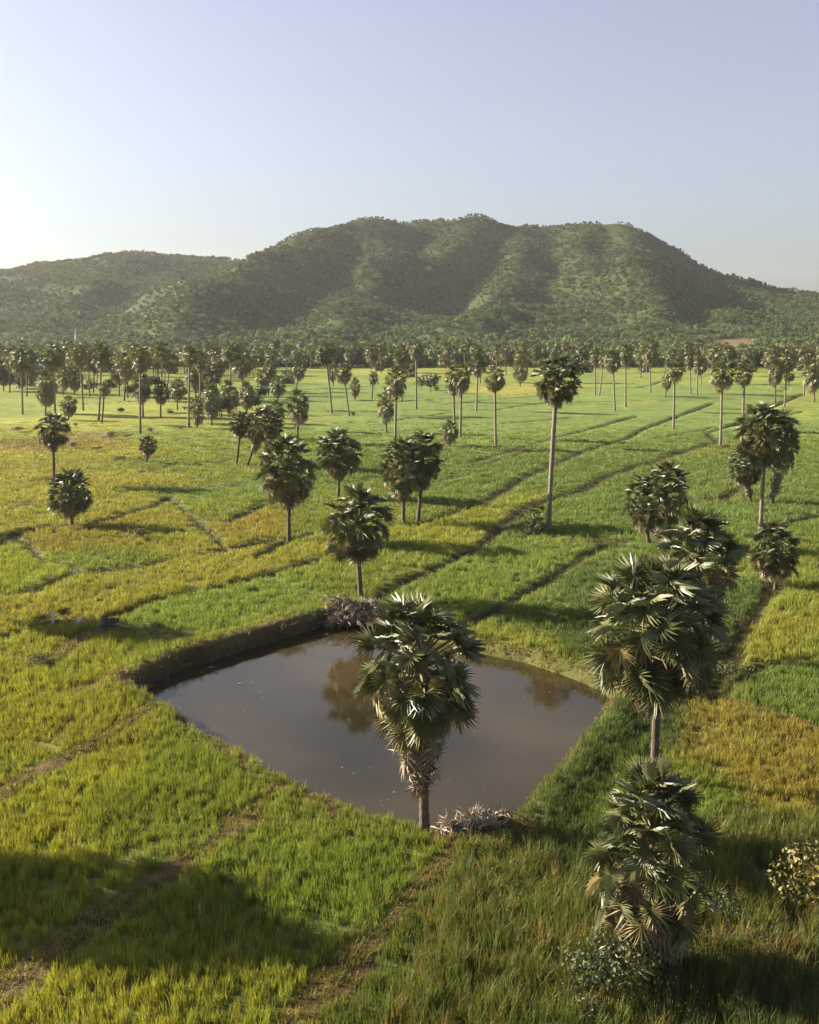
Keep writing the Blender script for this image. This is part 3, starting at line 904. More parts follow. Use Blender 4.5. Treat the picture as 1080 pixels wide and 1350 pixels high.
def far_crown(rng, n_green, n_dead, depth, col=False):
    out = []
    for want_dead in (False, True):
        V, Fc = [], []
        for dead, m, s, age in crown_layout(rng, n_green, n_dead, depth, 0.95, col):
            if dead != want_dead: continue
            v, f = frond_verts(rng, 9 if not dead else 7, R(130 if not dead else 80), 1.15, 0.78, R(rng.uniform(10, 80)), 0.0, 0.1 if not dead else .3, dead, True)
            i = len(V)
            mm = m @ Matrix.Scale(s * FL, 4)
            V += [mm @ Vector(q) for q in v]
            Fc += [tuple(k + i for k in q) for q in f]
        out.append(mesh_from('crown' if not want_dead else 'dead_leaf_skirt', V, Fc, M_FROND_FAR if not want_dead else M_DEAD))
    return out

rfc = random.Random(41)
FAR_BALL = [far_crown(rfc, 74, 30, 0.35) for _ in range(5)]
FAR_LONG = [far_crown(rfc, 76, 44, 0.9, True) for _ in range(4)]
PALM_N = 0

def palm(bx, by, cx, top, bot, width, label, near, group=None, pale=False, nd=None, ng=None, lean_y=0.0, sw=0.95, col=False, name='fan_palm', trunk_r=None, rank=0):
    """one palm from where its foot, crown top, crown bottom and crown sides show in the photograph"""
    global PALM_N
    PALM_N += 1
    rng = random.Random(1000 + PALM_N * 13)
    gx, gy = ground(bx, by)
    gz = land_z(gx, gy)
    wdist = gy * cp + (H - 4) * sp                       # depth along the view axis, roughly at mid crown
    r = width * wdist / F / 2.0
    ct = at_range(cx, top, gy + lean_y)
    cb = at_range(cx, bot, gy + lean_y)
    ztop, zbot = ct[2], max(cb[2], gz + 0.2)
    zc = ztop - r * 0.92                                 # where the leaves spring from
    zc = max(zc, gz + 0.4)
    depth = max(0.15, (zc - zbot) / r - 0.70)
    depth = min(depth, max(0.15, (zc - gz - 0.2) / r - 0.45))
    root = empty(name, (gx, gy, gz))
    tag(root, label, 'palm', group)
    head = Vector((ct[0] - gx, lean_y, zc - gz))
    tr = trunk_r or max(0.20, min(0.30, 0.18 + 0.008 * head.length))
    to = obj('trunk', rng.choice(TRUNKS_P if pale else TRUNKS), root)
    q = Vector((0, 0, 1)).rotation_difference(head.normalized())
    to.matrix_local = Matrix.Translation((0, 0, -0.15)) @ q.to_matrix().to_4x4() @ Matrix.Diagonal((tr, tr, head.length + 0.25, 1))
    if near:
        ng = ng or int(112 * rng.uniform(0.82, 1.15))
        nd = nd if nd is not None else int(20 + 22 * min(depth, 2.0))
        for dead, m, s, age in crown_layout(rng, ng, nd, depth, sw, col):
            me = rng.choice(DEADS if dead else (OLDF if rng.random() < (age - 0.5) * 1.1 else FRONDS))
            o = obj('dead_frond' if dead else 'frond', me, root)
            loc = m.translation * r
            # old leaves hang along the (leaning) trunk
            k = loc.z / max(head.z, .1)
            base = head + Vector((head.x * k, head.y * k, loc.z))
            mm = m.copy(); mm.translation = base
            o.matrix_local = mm @ Matrix.Scale(s * FL * r, 4)
    else:
        pair = rng.choice(FAR_BALL if depth < 0.65 else FAR_LONG)
        rz = Matrix.Rotation(rng.uniform(0, 6.28), 4, 'Z')
        for nm, me in zip(('crown', 'dead_leaf_skirt'), pair):
            o = obj(nm, me, root)
            o.matrix_local = Matrix.Translation(head) @ rz @ Matrix.Diagonal((r, r, r if depth < .65 else r * min(1.5, max(.8, (0.95 + depth) / 1.95)), 1))
    return root

NEAR_PALMS = [
    (560, 1092, 553, 803, 1066, 156, 'fan palm on the near bank of the pond beside bleached fallen fronds', dict(nd=100, ng=120, sw=.84)),
    (862, 1032, 869, 750, 955, 170, 'largest broad crowned fan palm, on the right bank of the pond', dict(nd=64, ng=150)),
    (908, 868, 919, 684, 812, 112, 'fan palm whose crown rises just behind the largest palm right of the pond', dict(nd=30, ng=110)),
    (850, 1288, 865, 1026, 1280, 158, 'stout fan palm with a pale dead skirt in the rough grass, near right corner', dict(nd=66, ng=150, sw=1.05, col=True)),
    (476, 792, 472, 652, 750, 88, 'fan palm on the far bank of the pond above the brown heap of fronds', dict(ng=104, nd=36)),
    (381, 712, 378, 583, 682, 74, 'fan palm with a shaggy trunk left of the palm on the far pond bank', {}),
    (446, 657, 447, 572, 640, 57, 'fan palm with a thin dark trunk between the shaggy palm and the twin palms', {}),
    (532, 690, 531, 582, 665, 58, 'front palm of the touching pair in the mid field, with a dry brown left side', dict(col=True, nd=50)),
    (551, 687, 558, 572, 650, 52, 'darker rear palm of the touching pair in the mid field', dict(col=True)),
    (723, 698, 735, 473, 545, 57, 'tallest slender fan palm, with a long bare leaning trunk beside a low palm bush', dict(pale=True)),
    (705, 704, 705, 668, 704, 42, 'low trunkless palm bush at the foot of the tallest slender palm', dict(nd=8, ng=30)),
    (856, 718, 851, 632, 705, 54, 'pale left half of the broad squat palm pair right of the tallest palm', dict(col=True)),
    (869, 721, 880, 613, 712, 60, 'darker right half of the broad squat palm pair right of the tallest palm', dict(col=True)),
    (1002, 712, 1012, 538, 625, 74, 'tall pale palm with a brown skirt before two squat palms', dict(pale=True, nd=26)),
    (990, 662, 984, 592, 660, 42, 'squat palm left of and behind the tall pale trunked palm', {}),
    (1017, 665, 1033, 562, 664, 46, 'dark squat palm right of and behind the tall pale trunked palm', {}),
    (1023, 775, 1023, 692, 770, 62, 'squat palm standing at the head of the dark ditch', dict(col=True, nd=50)),
    (71, 640, 69, 547, 600, 41, 'thin fan palm just behind the squat round palm in the yellow field', {}),
    (95, 693, 90, 623, 685, 54, 'squat round fan palm alone in the yellow field', dict(col=True)),
    (193, 610, 195, 576, 606, 23, 'small short palm alone between low shrubs in the yellow field', dict(nd=10)),
    (312, 613, 318, 545, 582, 30, 'leftmost palm of the clump of three with brown leaning trunks', {}),
    (325, 615, 344, 541, 600, 38, 'middle palm of the clump of three with brown leaning trunks', {}),
    (342, 617, 359, 545, 592, 30, 'rightmost palm of the clump of three with brown leaning trunks', {}),
]
for bx, by, cx, top, bot, w, lab, kw in NEAR_PALMS:
    palm(bx, by, cx, top, bot, w, lab, True, **kw)

MID_PALMS = [
    (185, 573, 185, 457, 494, 29, 'tall thin palm with its crown against the hill foot, left of the small short palm', 1),
    (212, 552, 212, 504, 536, 22, 'short palm with an oval dark crown right of the tall thin palm', 0),
    (234, 543, 234, 501, 532, 21, 'short palm right of the one with the oval dark crown', 0),
    (189, 552, 186, 494, 534, 26, 'dark squat palm directly behind the tall thin trunk', 0),
    (134, 560, 137, 506, 524, 17, 'small crowned palm on a thick dark trunk above the low shrubs', 0),
    (130, 556, 133, 455, 490, 26, 'tall palm just behind the small crowned palm with a thick trunk', 1),
    (73, 548, 68, 451, 490, 32, 'tall broad palm above the dark drooping palm', 1),
    (60, 547, 60, 494, 541, 29, 'dark drooping palm with a long hanging skirt', 0),
    (30, 548, 26, 459, 488, 34, 'palm with a leaning thin trunk left of the dark drooping palm', 1),
    (90, 556, 90, 522, 551, 23, 'short bushy palm right of the dark drooping palm', 0),
    (5, 517, 4, 478, 514, 32, 'dark palm cut by the left edge of the picture', 0),
    (83, 522, 83, 486, 518, 18, 'slim palm left of its twin behind the short bushy palm', 0),
    (98, 522, 98, 484, 518, 22, 'broader twin palm behind the short bushy palm', 0),
    (110, 543, 104, 454, 488, 24, 'tall palm with a thin trunk right of the broader twin palm', 1),
    (157, 524, 157, 472, 509, 31, 'big round crowned palm standing before the dense line of palms', 0),
    (260, 566, 260, 536, 564, 18, 'narrow column shaped palm left of the dark cluster', 0),
    (279, 562, 279, 513, 560, 25, 'long dark palm with leaves to the ground in the dark cluster', 0),
    (302, 552, 301, 506, 548, 26, 'broad dark palm in the middle of the dark cluster', 0),
    (325, 548, 325, 507, 544, 23, 'rightmost broad dark palm of the dark cluster', 0),
    (249, 564, 250, 456, 486, 22, 'tall palm with a pale trunk left of the narrow column shaped palm', 1),
    (264, 540, 264, 474, 492, 15, 'pale small crowned palm behind the dark cluster', 1),
    (304, 540, 304, 451, 482, 28, 'tall palm with brown hanging leaves above the dark cluster', 1),
    (213, 530, 213, 452, 482, 22, 'tall palm behind the short palm with the oval dark crown', 1),
    (392, 584, 393, 517, 565, 31, 'dark leaning palm standing right of the clump of three', 0),
    (366, 560, 364, 528, 558, 24, 'short palm just behind the clump of three', 0),
    (367, 530, 366, 496, 526, 22, 'palm rising behind the dark leaning palm', 0),
    (521, 588, 522, 486, 529, 30, 'tall crowned palm beside the palm with a dry brown skirt, mid field', 1),
    (510, 571, 509, 519, 562, 24, 'palm with a dry brown skirt left of the tall crowned palm, mid field', 0),
    (593, 588, 593, 555, 588, 25, 'low trunkless palm below the two palms with crowns grown together', 0),
    (600, 577, 598, 486, 526, 24, 'left palm of the two with crowns grown together', 1),
    (607, 578, 608, 484, 524, 24, 'right palm of the two with crowns grown together', 1),
    (654, 588, 653, 486, 521, 31, 'round crowned palm on a single straight trunk left of the tallest palm', 1),
    (628, 544, 630, 466, 498, 26, 'slender palm left of the round crowned palm on a straight trunk', 1),
    (549, 541, 549, 450, 477, 18, 'very slender palm in the middle of the open field', 1),
    (438, 547, 429, 452, 484, 29, 'left one of two palms with long trunks leaning the same way', 1),
    (461, 550, 453, 478, 508, 25, 'right one of two palms with long trunks leaning the same way', 1),
    (468, 529, 468, 502, 527, 14, 'small narrow palm right of the two leaning palms', 0),
    (440, 510, 438, 482, 506, 14, 'small palm behind the left leaning palm', 0),
    (490, 528, 492, 491, 510, 13, 'small palm with a shaggy trunk right of the leaning palms', 0),
    (390, 518, 394, 476, 504, 19, 'palm on twin looking trunks above the dark leaning palm', 0),
    (499, 508, 491, 456, 484, 18, 'palm with a plain trunk before the tree line, left of centre', 1),
    (530, 530, 530, 456, 494, 25, 'large palm behind the tall crowned mid field palm', 1),
    (686, 511, 687, 472, 508, 22, 'brown drooping palm beside the yellow strip of field', 0),
    (950, 588, 953, 474, 519, 33, 'left palm of the right hand row of bare straight trunks, with a pale left side', 1),
    (978, 590, 982, 476, 513, 25, 'palm with a pale trunk rising behind the brown skirted tall palm', 1),
    (888, 567, 890, 472, 508, 27, 'lone palm on a straight trunk in the right middle field', 1),
    (877, 526, 880, 492, 518, 14, 'small leaning palm left of the lone palm in the right middle field', 0),
    (811, 543, 808, 462, 494, 24, 'palm whose trunk curves at the foot beside a low bank', 1),
    (825, 538, 825, 458, 487, 17, 'slim palm right of the palm with the curved foot', 1),
    (785, 522, 785, 460, 484, 17, 'slim straight palm behind the tallest palm on its right', 1),
    (790, 523, 796, 464, 487, 15, 'thin leaning palm next to the slim straight one', 1),
    (858, 519, 857, 450, 487, 24, 'broad crowned far palm left of the lone palm', 1),
    (911, 521, 910, 462, 490, 17, 'left of two slim far palms with parallel trunks', 1),
    (919, 522, 921, 465, 488, 14, 'right of two slim far palms with parallel trunks', 1),
    (1022, 538, 1023, 479, 514, 19, 'brown skirted palm beside a thinner leaning palm near the right edge', 0),
    (1034, 538, 1039, 463, 494, 24, 'thinner leaning palm near the right edge', 1),
    (1074, 532, 1073, 479, 528, 24, 'shaggy palm cut by the right edge of the picture', 0),
    (1060, 523, 1063, 454, 480, 20, 'tall palm behind the shaggy palm at the right edge', 1),
]
for bx, by, cx, top, bot, w, lab, pl in MID_PALMS:
    palm(bx, by, cx, top, bot, w, lab, False, pale=bool(pl))

# the line of palms before the hill: too many and too alike to tell apart
rl = random.Random(77)
n_line = 0
LINE = []
ORD = ('first second third fourth fifth sixth seventh eighth ninth tenth eleventh twelfth thirteenth fourteenth fifteenth sixteenth seventeenth eighteenth nineteenth '
       'twentieth twenty-first twenty-second twenty-third twenty-fourth twenty-fifth twenty-sixth twenty-seventh twenty-eighth twenty-ninth thirtieth '
       'thirty-first thirty-second thirty-third thirty-fourth thirty-fifth thirty-sixth thirty-seventh thirty-eighth thirty-ninth fortieth forty-first forty-second forty-third forty-fourth forty-fifth forty-sixth forty-seventh forty-eighth forty-ninth fiftieth '
       'fifty-first fifty-second fifty-third fifty-fourth fifty-fifth fifty-sixth fifty-seventh fifty-eighth fifty-ninth sixtieth').split()
SPANS = ((85, 'left of the white spire'), (170, "under the hill's left shoulder"), (345, "under the saddle of the hill"), (480, "under the hill's rising left flank"), (655, "under the hill's left summit"),
         (845, "under the hill's right summit"), (960, "under the hill's steep right flank"), (9999, "under the low right end of the hill"))

def label_row(row, what):
    """row: (x in the photograph, kind word, object); each gets its place in the line, counted from the left under a part of the hill"""
    seen = {}
    for px, kw, o in sorted(row, key=lambda q: q[0]):
        span = next(t for lim, t in SPANS if px < lim)
        k = seen[(kw, span)] = seen.get((kw, span), -1) + 1
        o['label'] = '%s %s from the left %s' % (ORD[min(k, 59)], (kw + ' ' + what).strip(), span)

for k in range(2500):
    if n_line >= 214: break
    t = rl.random()
    bx = rl.uniform(-15, 1095)
    by = 478 + (52 if bx < 370 else 34) * rl.random() ** 1.6
    dens = 0.98 if bx < 360 else (0.75 if bx < 760 else 0.80)
    if by > 494 and 380 < bx < 930: dens *= 0.25
    if by > 502 and bx > 360: dens *= 0.4
    if 545 < bx < 592 and by < 484: continue
    if rl.random() > dens: continue
    gx, gy = ground(bx, by)
    hh = rl.uniform(10.5, 17.0) if rl.random() < 0.75 else rl.uniform(5, 9)
    cr = rl.uniform(2.5, 3.7)
    sc = F / (gy * cp + 16 * sp)
    top = px_of(gx, gy, hh)[1]
    bot = top + cr * 2 * sc * rl.choice((0.95, 1.1, 1.3))
    hk = 'tall' if hh > 10 else 'short'
    LINE.append((bx, hk, palm(bx, by, bx + rl.uniform(-3, 3), top, bot, cr * 2 * sc, 'far fan palm in the dense line of palms and trees below the hill', False,
         group='far palms in the line below the hill', pale=rl.random() < .5)))
    n_line += 1

label_row(LINE, 'far palm')

# two palms just outside the frame whose shadows fall across the near and left fields
for (x, y, h, rr, lab) in ((-26.5, 38.3, 10.2, 3.0, 'fan palm just out of the frame that shades the near field'), (-23.6, 36.4, 7.8, 2.7, 'shorter fan palm just out of the frame beside the one that shades the near field'), (-33.0, 71.0, 8.0, 2.4, 'fan palm out of the frame left of the pond')):
    w_ = y * cp + (H - h) * sp
    u0, v0 = px_of(x, y, 0)
    palm(u0, v0, px_of(x, y, h)[0], px_of(x, y, h)[1], px_of(x, y, h - rr * 1.9)[1], rr * 2 * F / w_, lab, True)

# ------------------------------------------------------------------ broadleaf trees and shrubs
def tree_meshes(rng, h, w, nl, nleaf, size, mat):
    V, Fc = [], []
    for j in range(nl):
        a = rng.uniform(0, 6.28); r = rng.uniform(0.1, 0.6) * w / 2
        leafy(V, Fc, rng, (r * math.cos(a), r * math.sin(a), h * rng.uniform(0.45, 0.8)), (w * rng.uniform(.2, .32), w * rng.uniform(.2, .32), h * rng.uniform(.14, .24)), nleaf, size, 0.35)
    crown = mesh_from('crown', V, Fc, mat)
    tv, tf = [], []
    def limb(a, b, ra, rb, seg=6):
        a, b = Vector(a), Vector(b)
        q = Vector((0, 0, 1)).rotation_difference((b - a).normalized())
        i = len(tv)
        for p, rad in ((a, ra), (b, rb)):
            for s in range(seg):
                an = 2 * math.pi * s / seg
                tv.append(p + q @ Vector((rad * math.cos(an), rad * math.sin(an), 0)))
        for s in range(seg):
            tf.append((i + s, i + (s + 1) % seg, i + seg + (s + 1) % seg, i + seg + s))
    k = h * 0.022
    limb((0, 0, -0.1), (0.02 * h, 0, h * .35), k, k * .7)
    for j in range(4):
        a = j * 1.57 + rng.uniform(-.4, .4)
        limb((0.02 * h, 0, h * (.28 + .02 * j)), (w * .28 * math.cos(a), w * .28 * math.sin(a), h * rng.uniform(.5, .7)), k * .55, k * .15, 5)
    return crown, mesh_from('trunk', tv, tf, M_BARK)

rb = random.Random(55)
BROAD = [tree_meshes(rb, 1.0, rb.uniform(0.8, 1.2), 9, 46, 0.07, M_BROAD) for _ in range(5)]
SHRUB = [tree_meshes(rb, 1.0, rb.uniform(1.2, 1.6), 9, 120, 0.040, M_SHRUB) for _ in range(4)]
YSHRUB = tree_meshes(rb, 1.0, 1.1, 10, 170, 0.028, M_YSHRUB)
FLAT = [tree_meshes(rb, 0.8, 2.3, 9, 110, 0.045, M_SHRUB) for _ in range(2)]

def plant(name, pair, x, y, h, label, cat, group=None, squash=1.0):
    root = empty(name, (x, y, land_z(x, y)))
    tag(root, label, cat, group)
    rz = Matrix.Rotation(rb.uniform(0, 6.28), 4, 'Z')
    for nm, me in zip(('crown', 'trunk'), pair):
        o = obj(nm, me, root)
        o.matrix_local = rz @ Matrix.Diagonal((h, h, h * squash, 1))
    return root

BELT = []
for k in range(290):
    y = rb.uniform(540, 690); x = rb.uniform(-0.44, 0.44) * y
    if y < 600 and x > -60: y += 60
    elif x < -60 and rb.random() < .4: y -= rb.uniform(30, 130); x = rb.uniform(-0.44, -0.12) * y
    if abs(px_of(x, y, 0)[0] - 575) < 22: y += 60
    hh = rb.uniform(8, 15)
    BELT.append((px_of(x, y, 0)[0], 'large' if hh > 11.5 else 'small', plant('broadleaf_tree', rb.choice(BROAD), x, y, hh, 'far round crowned tree at the edge of the plain below the hill', 'tree', 'far trees at the edge of the plain')))
label_row(BELT, 'far leafy tree')
for px, py, hpx, lab in ((757, 506, 40, 'dark spreading tree just behind the tallest palm'), (568, 519, 30, 'small leafy tree in the open middle field'), (556, 516, 22, 'lower leafy tree touching the small leafy tree'),
                         (745, 506, 30, 'rounded tree left of the dark spreading tree behind the tallest palm'), (1040, 512, 22, 'dark rounded tree behind the thinner leaning palm')):
    x, y = ground(px, py)
    plant('broadleaf_tree', rb.choice(BROAD), x, y, hpx * (y * cp + 14 * sp) / F, lab, 'tree')
GROVE = []
for px, py, hpx in ((22, 513, 26), (48, 516, 24), (70, 519, 22), (118, 521, 26), (146, 519, 24), (172, 524, 22), (205, 516, 26), (236, 530, 26), (258, 552, 26),
                    (272, 549, 36), (292, 553, 38), (312, 546, 34), (333, 543, 32), (348, 528, 26), (282, 534, 30), (160, 546, 12), (225, 548, 10), (352, 545, 14)):
    x, y = ground(px, py)
    GROVE.append((px, '', plant('broadleaf_tree', rb.choice(BROAD), x, y, hpx * (y * cp + 14 * sp) / F, 'low leafy tree', 'tree', 'low leafy trees among the left palms', .85)))
for k, (px, kw, o) in enumerate(sorted(GROVE, key=lambda q: q[0])):
    o['label'] = '%s low leafy tree from the left among the crowded palms on the left' % ORD[k]
for px, py, hpx, kind, lab in (
    (85, 553 + 12, 9, 'f', 'low dark mound shaped shrub left of the thin palm'), (100, 563, 6, 's', 'tiny round shrub below the short bushy palm'),
    (97, 593, 11, 's', 'upright shrub right of the thin palm crown'), (127, 595, 9, 'f', 'wide low shrub right of the upright shrub'), (146, 580, 12, 's', 'brownish shrub left of a thin trunk'),
    (170, 578, 8, 'f', 'low pair shaped shrub left of the tall thin trunk'), (198, 572, 9, 's', 'small dark round shrub right of the tall thin trunk'), (158, 608, 9, 'f', 'flat shrub on the bank left of the small short palm'),
    (24, 570, 11, 'f', 'long low shrub at the left edge of the field'), (238, 567, 6, 'f', 'thin dark scrub left of the narrow column shaped palm'),
    (186, 712, 18, 's', 'dark leafless looking shrub at a corner of the yellow field banks'), (465, 550, 8, 's', 'small round shrub at the foot of the right leaning palm'), (576, 517, 8, 's', 'dark bush at the foot of the small leafy tree'),
    (50, 880, 20, 'f', 'low dark shrub by the path left of the pond'), (806, 1328, 95, 's', 'dense leafy shrub below the stout palm in the near corner'), (775, 1352, 45, 's', 'dry reddish shrub left of the dense leafy shrub'),
    (955, 587 + 6, 11, 'f', 'low shrub at the foot of the palm in the right row'), (760, 648, 9, 'f', 'low scrub on the field bank right of the tallest palm'), (960, 892, 34, 'f', 'dark scrub at the lower end of the ditch'),
    (960, 1205, 40, 'f', 'brown weedy shrub right of the stout palm'), (1030, 1318, 30, 'f', 'green bush in the bottom right corner'), (905, 1215, 26, 's', 'thin dry weedy bush between the stout palm and the brown weedy shrub'),
    (1010, 1255, 34, 'f', 'dark spreading bush below the yellowish shrub'), (720, 1300, 26, 'f', 'low green bush in the rough grass left of the stout palm'), (930, 1340, 30, 's', 'leafy bush at the bottom edge right of the stout palm'), (880, 1312, 40, 's', 'dark tangled bush tight against the foot of the stout palm'),
    (985, 1165, 30, 'f', 'spreading weedy bush between the golden field and the brown weedy shrub'), (760, 1322, 34, 's', 'small upright bush left of the dry reddish shrub')):
    x, y = ground(px, py)
    plant('shrub', rb.choice(SHRUB if kind == 's' else FLAT), x, y, hpx * (y * cp + (H) * sp) / F, lab, 'shrub')
x, y = ground(1078, 1212)
plant('shrub', YSHRUB, x + 0.1, y, 3.1, 'yellowish shrub cut by the right edge of the picture', 'shrub')

# ------------------------------------------------------------------ fallen fronds in two heaps, stump, log, posts, floating leaves
def heap(px0, px1, y_off, n, meshes, hgt, label, group, s0, s1, ybase, upright):
    rh = random.Random(int(px0))
    (xa, ya), (xb, yb) = ybase
    for k in range(n):
        t = rh.random(); q = rh.uniform(-1, 1)
        x = xa + (xb - xa) * t + rh.gauss(0, .25); y = ya + (yb - ya) * t + q * y_off
        hh = hgt * math.sin(math.pi * min(1, max(0, t)) ) ** .5 * (1 - abs(q)) * rh.uniform(0.2, 1.0)
        z = max(land_z(x, y), WATER_Z + 0.02, -0.45) + 0.12 + hh
        o = obj('fallen_frond', rh.choice(meshes))
        el = rh.uniform(-.35, .5) if rh.random() > upright else rh.uniform(0.5, 1.3)
        m = frond_frame(rh.uniform(0, 6.28), el, rh.gauss(0, 1.0))
        s = rh.uniform(s0, s1)
        c = Vector((0.75 * s, 0, 0))
        m.translation = Vector((x, y, z)) - (m.to_3x3() @ c)
        o.matrix_world = m @ Matrix.Scale(s, 4)
        tag(o, label, 'palm frond', group)

a, b = ground(432, 806), ground(500, 806)
heap(432, 500, 1.7, 95, FALLEN, 1.25, 'dry fallen frond in the brown heap at the foot of the far bank palm', 'brown heap of fronds on the far pond bank', .8, 1.25, ((a[0], a[1] - .3), (b[0], b[1] - .3)), .25)
a, b = ground(590, 1086), ground(668, 1084)
heap(590, 668, 0.9, 64, FALLENW + FALLEN[:3], 1.25, 'bleached fallen frond in the pale heap right of the near bank palm', 'pale heap of fronds on the near pond bank', .7, 1.15, ((a[0], a[1] - .35), (b[0], b[1] - .35)), .5)

def tube(name, pts, rads, mat, parent=None, seg=8, cap=True):
    V, Fc = [], []
    P = [Vector(p) for p in pts]
    for i, (p, r) in enumerate(zip(P, rads)):
        d = (P[min(i + 1, len(P) - 1)] - P[max(i - 1, 0)]).normalized()
        q = Vector((0, 0, 1)).rotation_difference(d)
        for s in range(seg):
            a = 2 * math.pi * s / seg
            V.append(p + q @ Vector((r * math.cos(a), r * math.sin(a), 0)))
    for i in range(len(P) - 1):
        for s in range(seg):
            Fc.append((i * seg + s, i * seg + (s + 1) % seg, (i + 1) * seg + (s + 1) % seg, (i + 1) * seg + s))
    if cap:
        Fc.append(tuple(range(seg))[::-1]); Fc.append(tuple((len(P) - 1) * seg + s for s in range(seg)))
    return obj(name, mesh_from(name, V, Fc, mat), parent)

x, y = ground(137, 836)
st = empty('tree_stump', (x, y, land_z(x, y))); tag(st, 'dark broken stump with a jutting branch at the end of the log', 'stump')
tube('stem', [(0, 0, -.1), (.0, 0, .35), (.08, .03, .75), (.02, .05, 1.2)], [.42, .34, .30, .12], M_STUMP, st)
tube('branch', [(.12, 0, .7), (.55, .05, .82), (1.05, .1, .86)], [.20, .22, .16], M_STUMP, st)
tube('branch', [(.1, 0, .4), (.5, -.1, .55), (.8, -.1, .5)], [.16, .12, .06], M_STUMP, st)
tube('root', [(0, 0, .15), (.35, -.3, .05), (.7, -.5, -.08)], [.18, .12, .05], M_STUMP, st)
x, y = ground(146, 832)
lg = tube('fallen_log', [(x + .25, y - .4, .42), (x + 0.9, y - .45, .34), (x + 1.6, y - .4, .26)], [.26, .25, .2], M_LOG)
tag(lg, 'pale fallen log lying beside the dark broken stump', 'log')
x, y = ground(70, 822)
po = tube('wooden_post', [(x, y, -.1), (x + .03, y, .5), (x, y + .02, 1.05)], [.10, .09, .07], M_WPOST); tag(po, 'pale upright post before a small dark bush, left of the stump', 'post')
x, y = ground(105, 826)
po = tube('wooden_post', [(x, y, -.1), (x + .02, y, .35), (x + .06, y, .6)], [.17, .18, .14], M_WPOST); tag(po, 'short thick pale post between the taller post and the stump', 'post')
x, y = ground(76, 820)
plant('shrub', SHRUB[1], x + .3, y + .5, 0.95, 'small dark bush behind the taller pale post', 'shrub')
plant('shrub', FLAT[0], x - 1.2, y + .1, 0.7, 'flat brown scrub left of the taller pale post', 'shrub')
rw = random.Random(9)
for px, py, s in ((285, 879, .42), (312, 903, .30), (268, 888, .2), (330, 900, .15), (433, 838, .4), (520, 1043, .2)):
    x, y = ground(px, py, WATER_Z)
    o = obj('floating_leaf', FALLENW[rw.randrange(4)]); o.matrix_world = Matrix.Translation((x, y, WATER_Z + .04)) @ Matrix.Rotation(rw.uniform(0, 6.28), 4, 'Z') @ Matrix.Diagonal((s, s, s * .4, 1))
    tag(o, 'pale dry leaf floating on the pond', 'leaf', 'dry leaves floating on the pond')
for px, py, s in ((530, 782, .9), (516, 785, .8), (545, 775, .7)):
    x, y = ground(px, py)
    o = obj('fallen_frond', FALLEN[rw.randrange(5)]); o.matrix_world = Matrix.Translation((x, y, land_z(x, y) + .2)) @ Matrix.Rotation(rw.uniform(0, 6.28), 4, 'Z') @ Matrix.Scale(s, 4)
    tag(o, 'single dry frond lying on the grass right of the brown heap', 'palm frond', 'loose fronds on the far bank grass')

# ------------------------------------------------------------------ far buildings
def box(name, x0, x1, y0, y1, z0, z1, mat, parent):
    V = [(x0, y0, z0), (x1, y0, z0), (x1, y1, z0), (x0, y1, z0), (x0, y0, z1), (x1, y0, z1), (x1, y1, z1), (x0, y1, z1)]
    return obj(name, mesh_from(name, V, [(0, 3, 2, 1), (4, 5, 6, 7), (0, 1, 5, 4), (1, 2, 6, 5), (2, 3, 7, 6), (3, 0, 4, 7)], mat), parent)

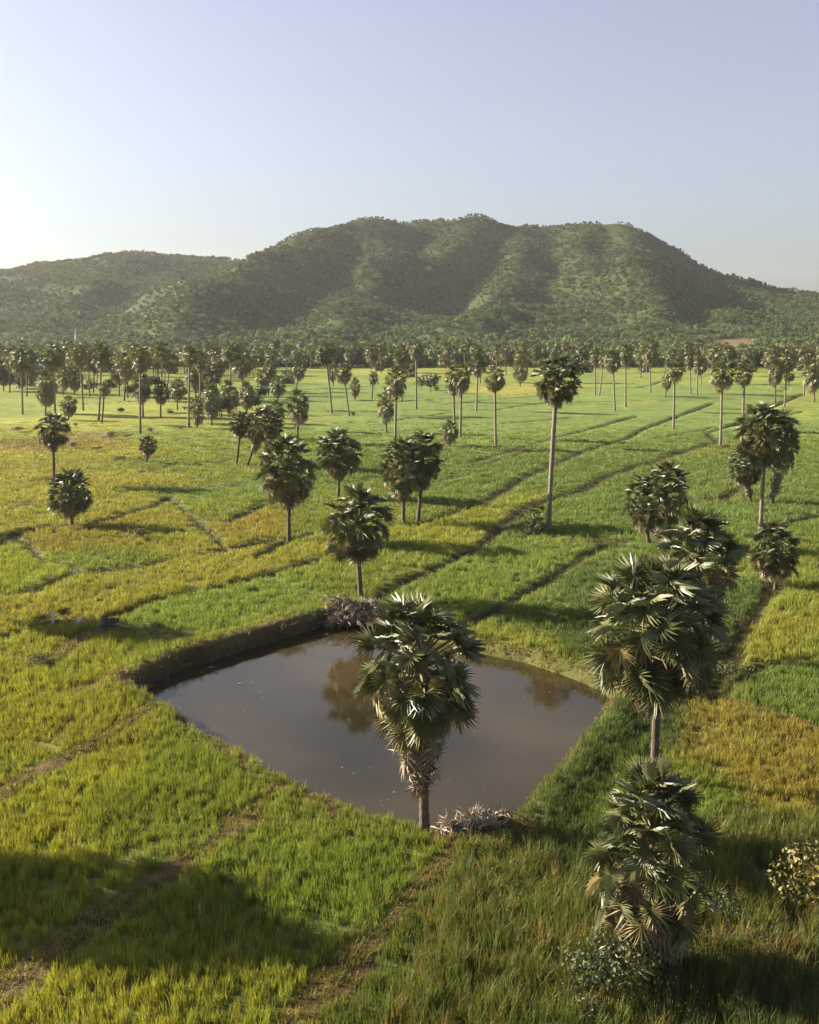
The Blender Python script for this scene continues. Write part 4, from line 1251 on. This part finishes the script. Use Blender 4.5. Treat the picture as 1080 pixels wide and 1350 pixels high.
def house(px, py, w, dpt, wh, rh, roofm, label, rz=0.25):
    x, y = ground(px, py)
    r = empty('house', (x, y, land_z(x, y) + .3)); r.rotation_euler.z = rz
    tag(r, label, 'house')
    box('wall', -w / 2, w / 2, -dpt / 2, dpt / 2, -1, wh, M_HWALL, r)
    e, g = w / 2 + .5, dpt / 2 + .8
    V = [(-e, -g, wh - .35), (e, -g, wh - .35), (e, 0, wh + rh), (-e, 0, wh + rh), (-e, g, wh - .35), (e, g, wh - .35)]
    V += [(v[0], v[1], v[2] + .18) for v in V]
    obj('roof', mesh_from('roof', V, [(6, 7, 8, 9), (9, 8, 11, 10), (0, 3, 2, 1), (3, 4, 5, 2), (0, 1, 7, 6), (4, 10, 11, 5), (1, 2, 8, 7), (2, 5, 11, 8), (0, 6, 9, 3), (3, 9, 10, 4)], roofm), r)
    box('door', -.5, .6, -dpt / 2 - .05, -dpt / 2 + .02, 0, 2.1, M_DARK, r)
    for sx in (-w * .3, w * .32):
        box('window', sx - .6, sx + .6, -dpt / 2 - .04, -dpt / 2 + .02, 1.0, 2.1, M_DARK, r)

house(577, 480.5, 10.5, 8, 3.2, 4.2, M_ROOF, 'brown roofed house at the far edge of the open field', .2)
house(602, 480, 6, 6, 3.0, 2.2, M_TIN, 'small pale roofed house right of the brown roofed house', -.3)
house(836, 478.5, 7, 6, 5.5, 2.0, M_TIN, 'pale roofed house between far palms above the curved foot palm', .1)
house(690, 479, 5, 5, 5.0, 1.8, M_TIN, 'tiny pale roofed hut half hidden in trees right of the open field', .1)
q = at_range(100, 452, 820)
zb = float(hill_z(np.array([q[0]]), np.array([820.0]))[0])
sp_ = empty('spire', (q[0], 820, zb)); tag(sp_, 'thin white spire standing among trees at the left foot of the hill', 'spire')
tube('shaft', [(0, 0, 0), (0, 0, q[2] - zb + 1), (0, 0, q[2] - zb + 6), (0, 0, q[2] - zb + 11)], [1.6, 1.1, .4, .08], M_WHITE, sp_)
box('plinth', -3, 3, -3, 3, -2, 1.2, M_WHITE, sp_)

# ------------------------------------------------------------------ air
hm, hnt, hout = new_mat('haze_air')
pvol = hnt.nodes.new('ShaderNodeVolumePrincipled')
pvol.inputs['Color'].default_value = (0.95, 0.96, 1.0, 1)
pvol.inputs['Density'].default_value = 0.00005
pvol.inputs['Anisotropy'].default_value = 0.35
hnt.links.new(pvol.outputs[0], hout.inputs['Volume'])
hz = box('haze', -3100, 3100, -420, 4300, -9, 262, hm, None)
tag(hz, 'thin warm haze lying over the plain', kind='stuff')
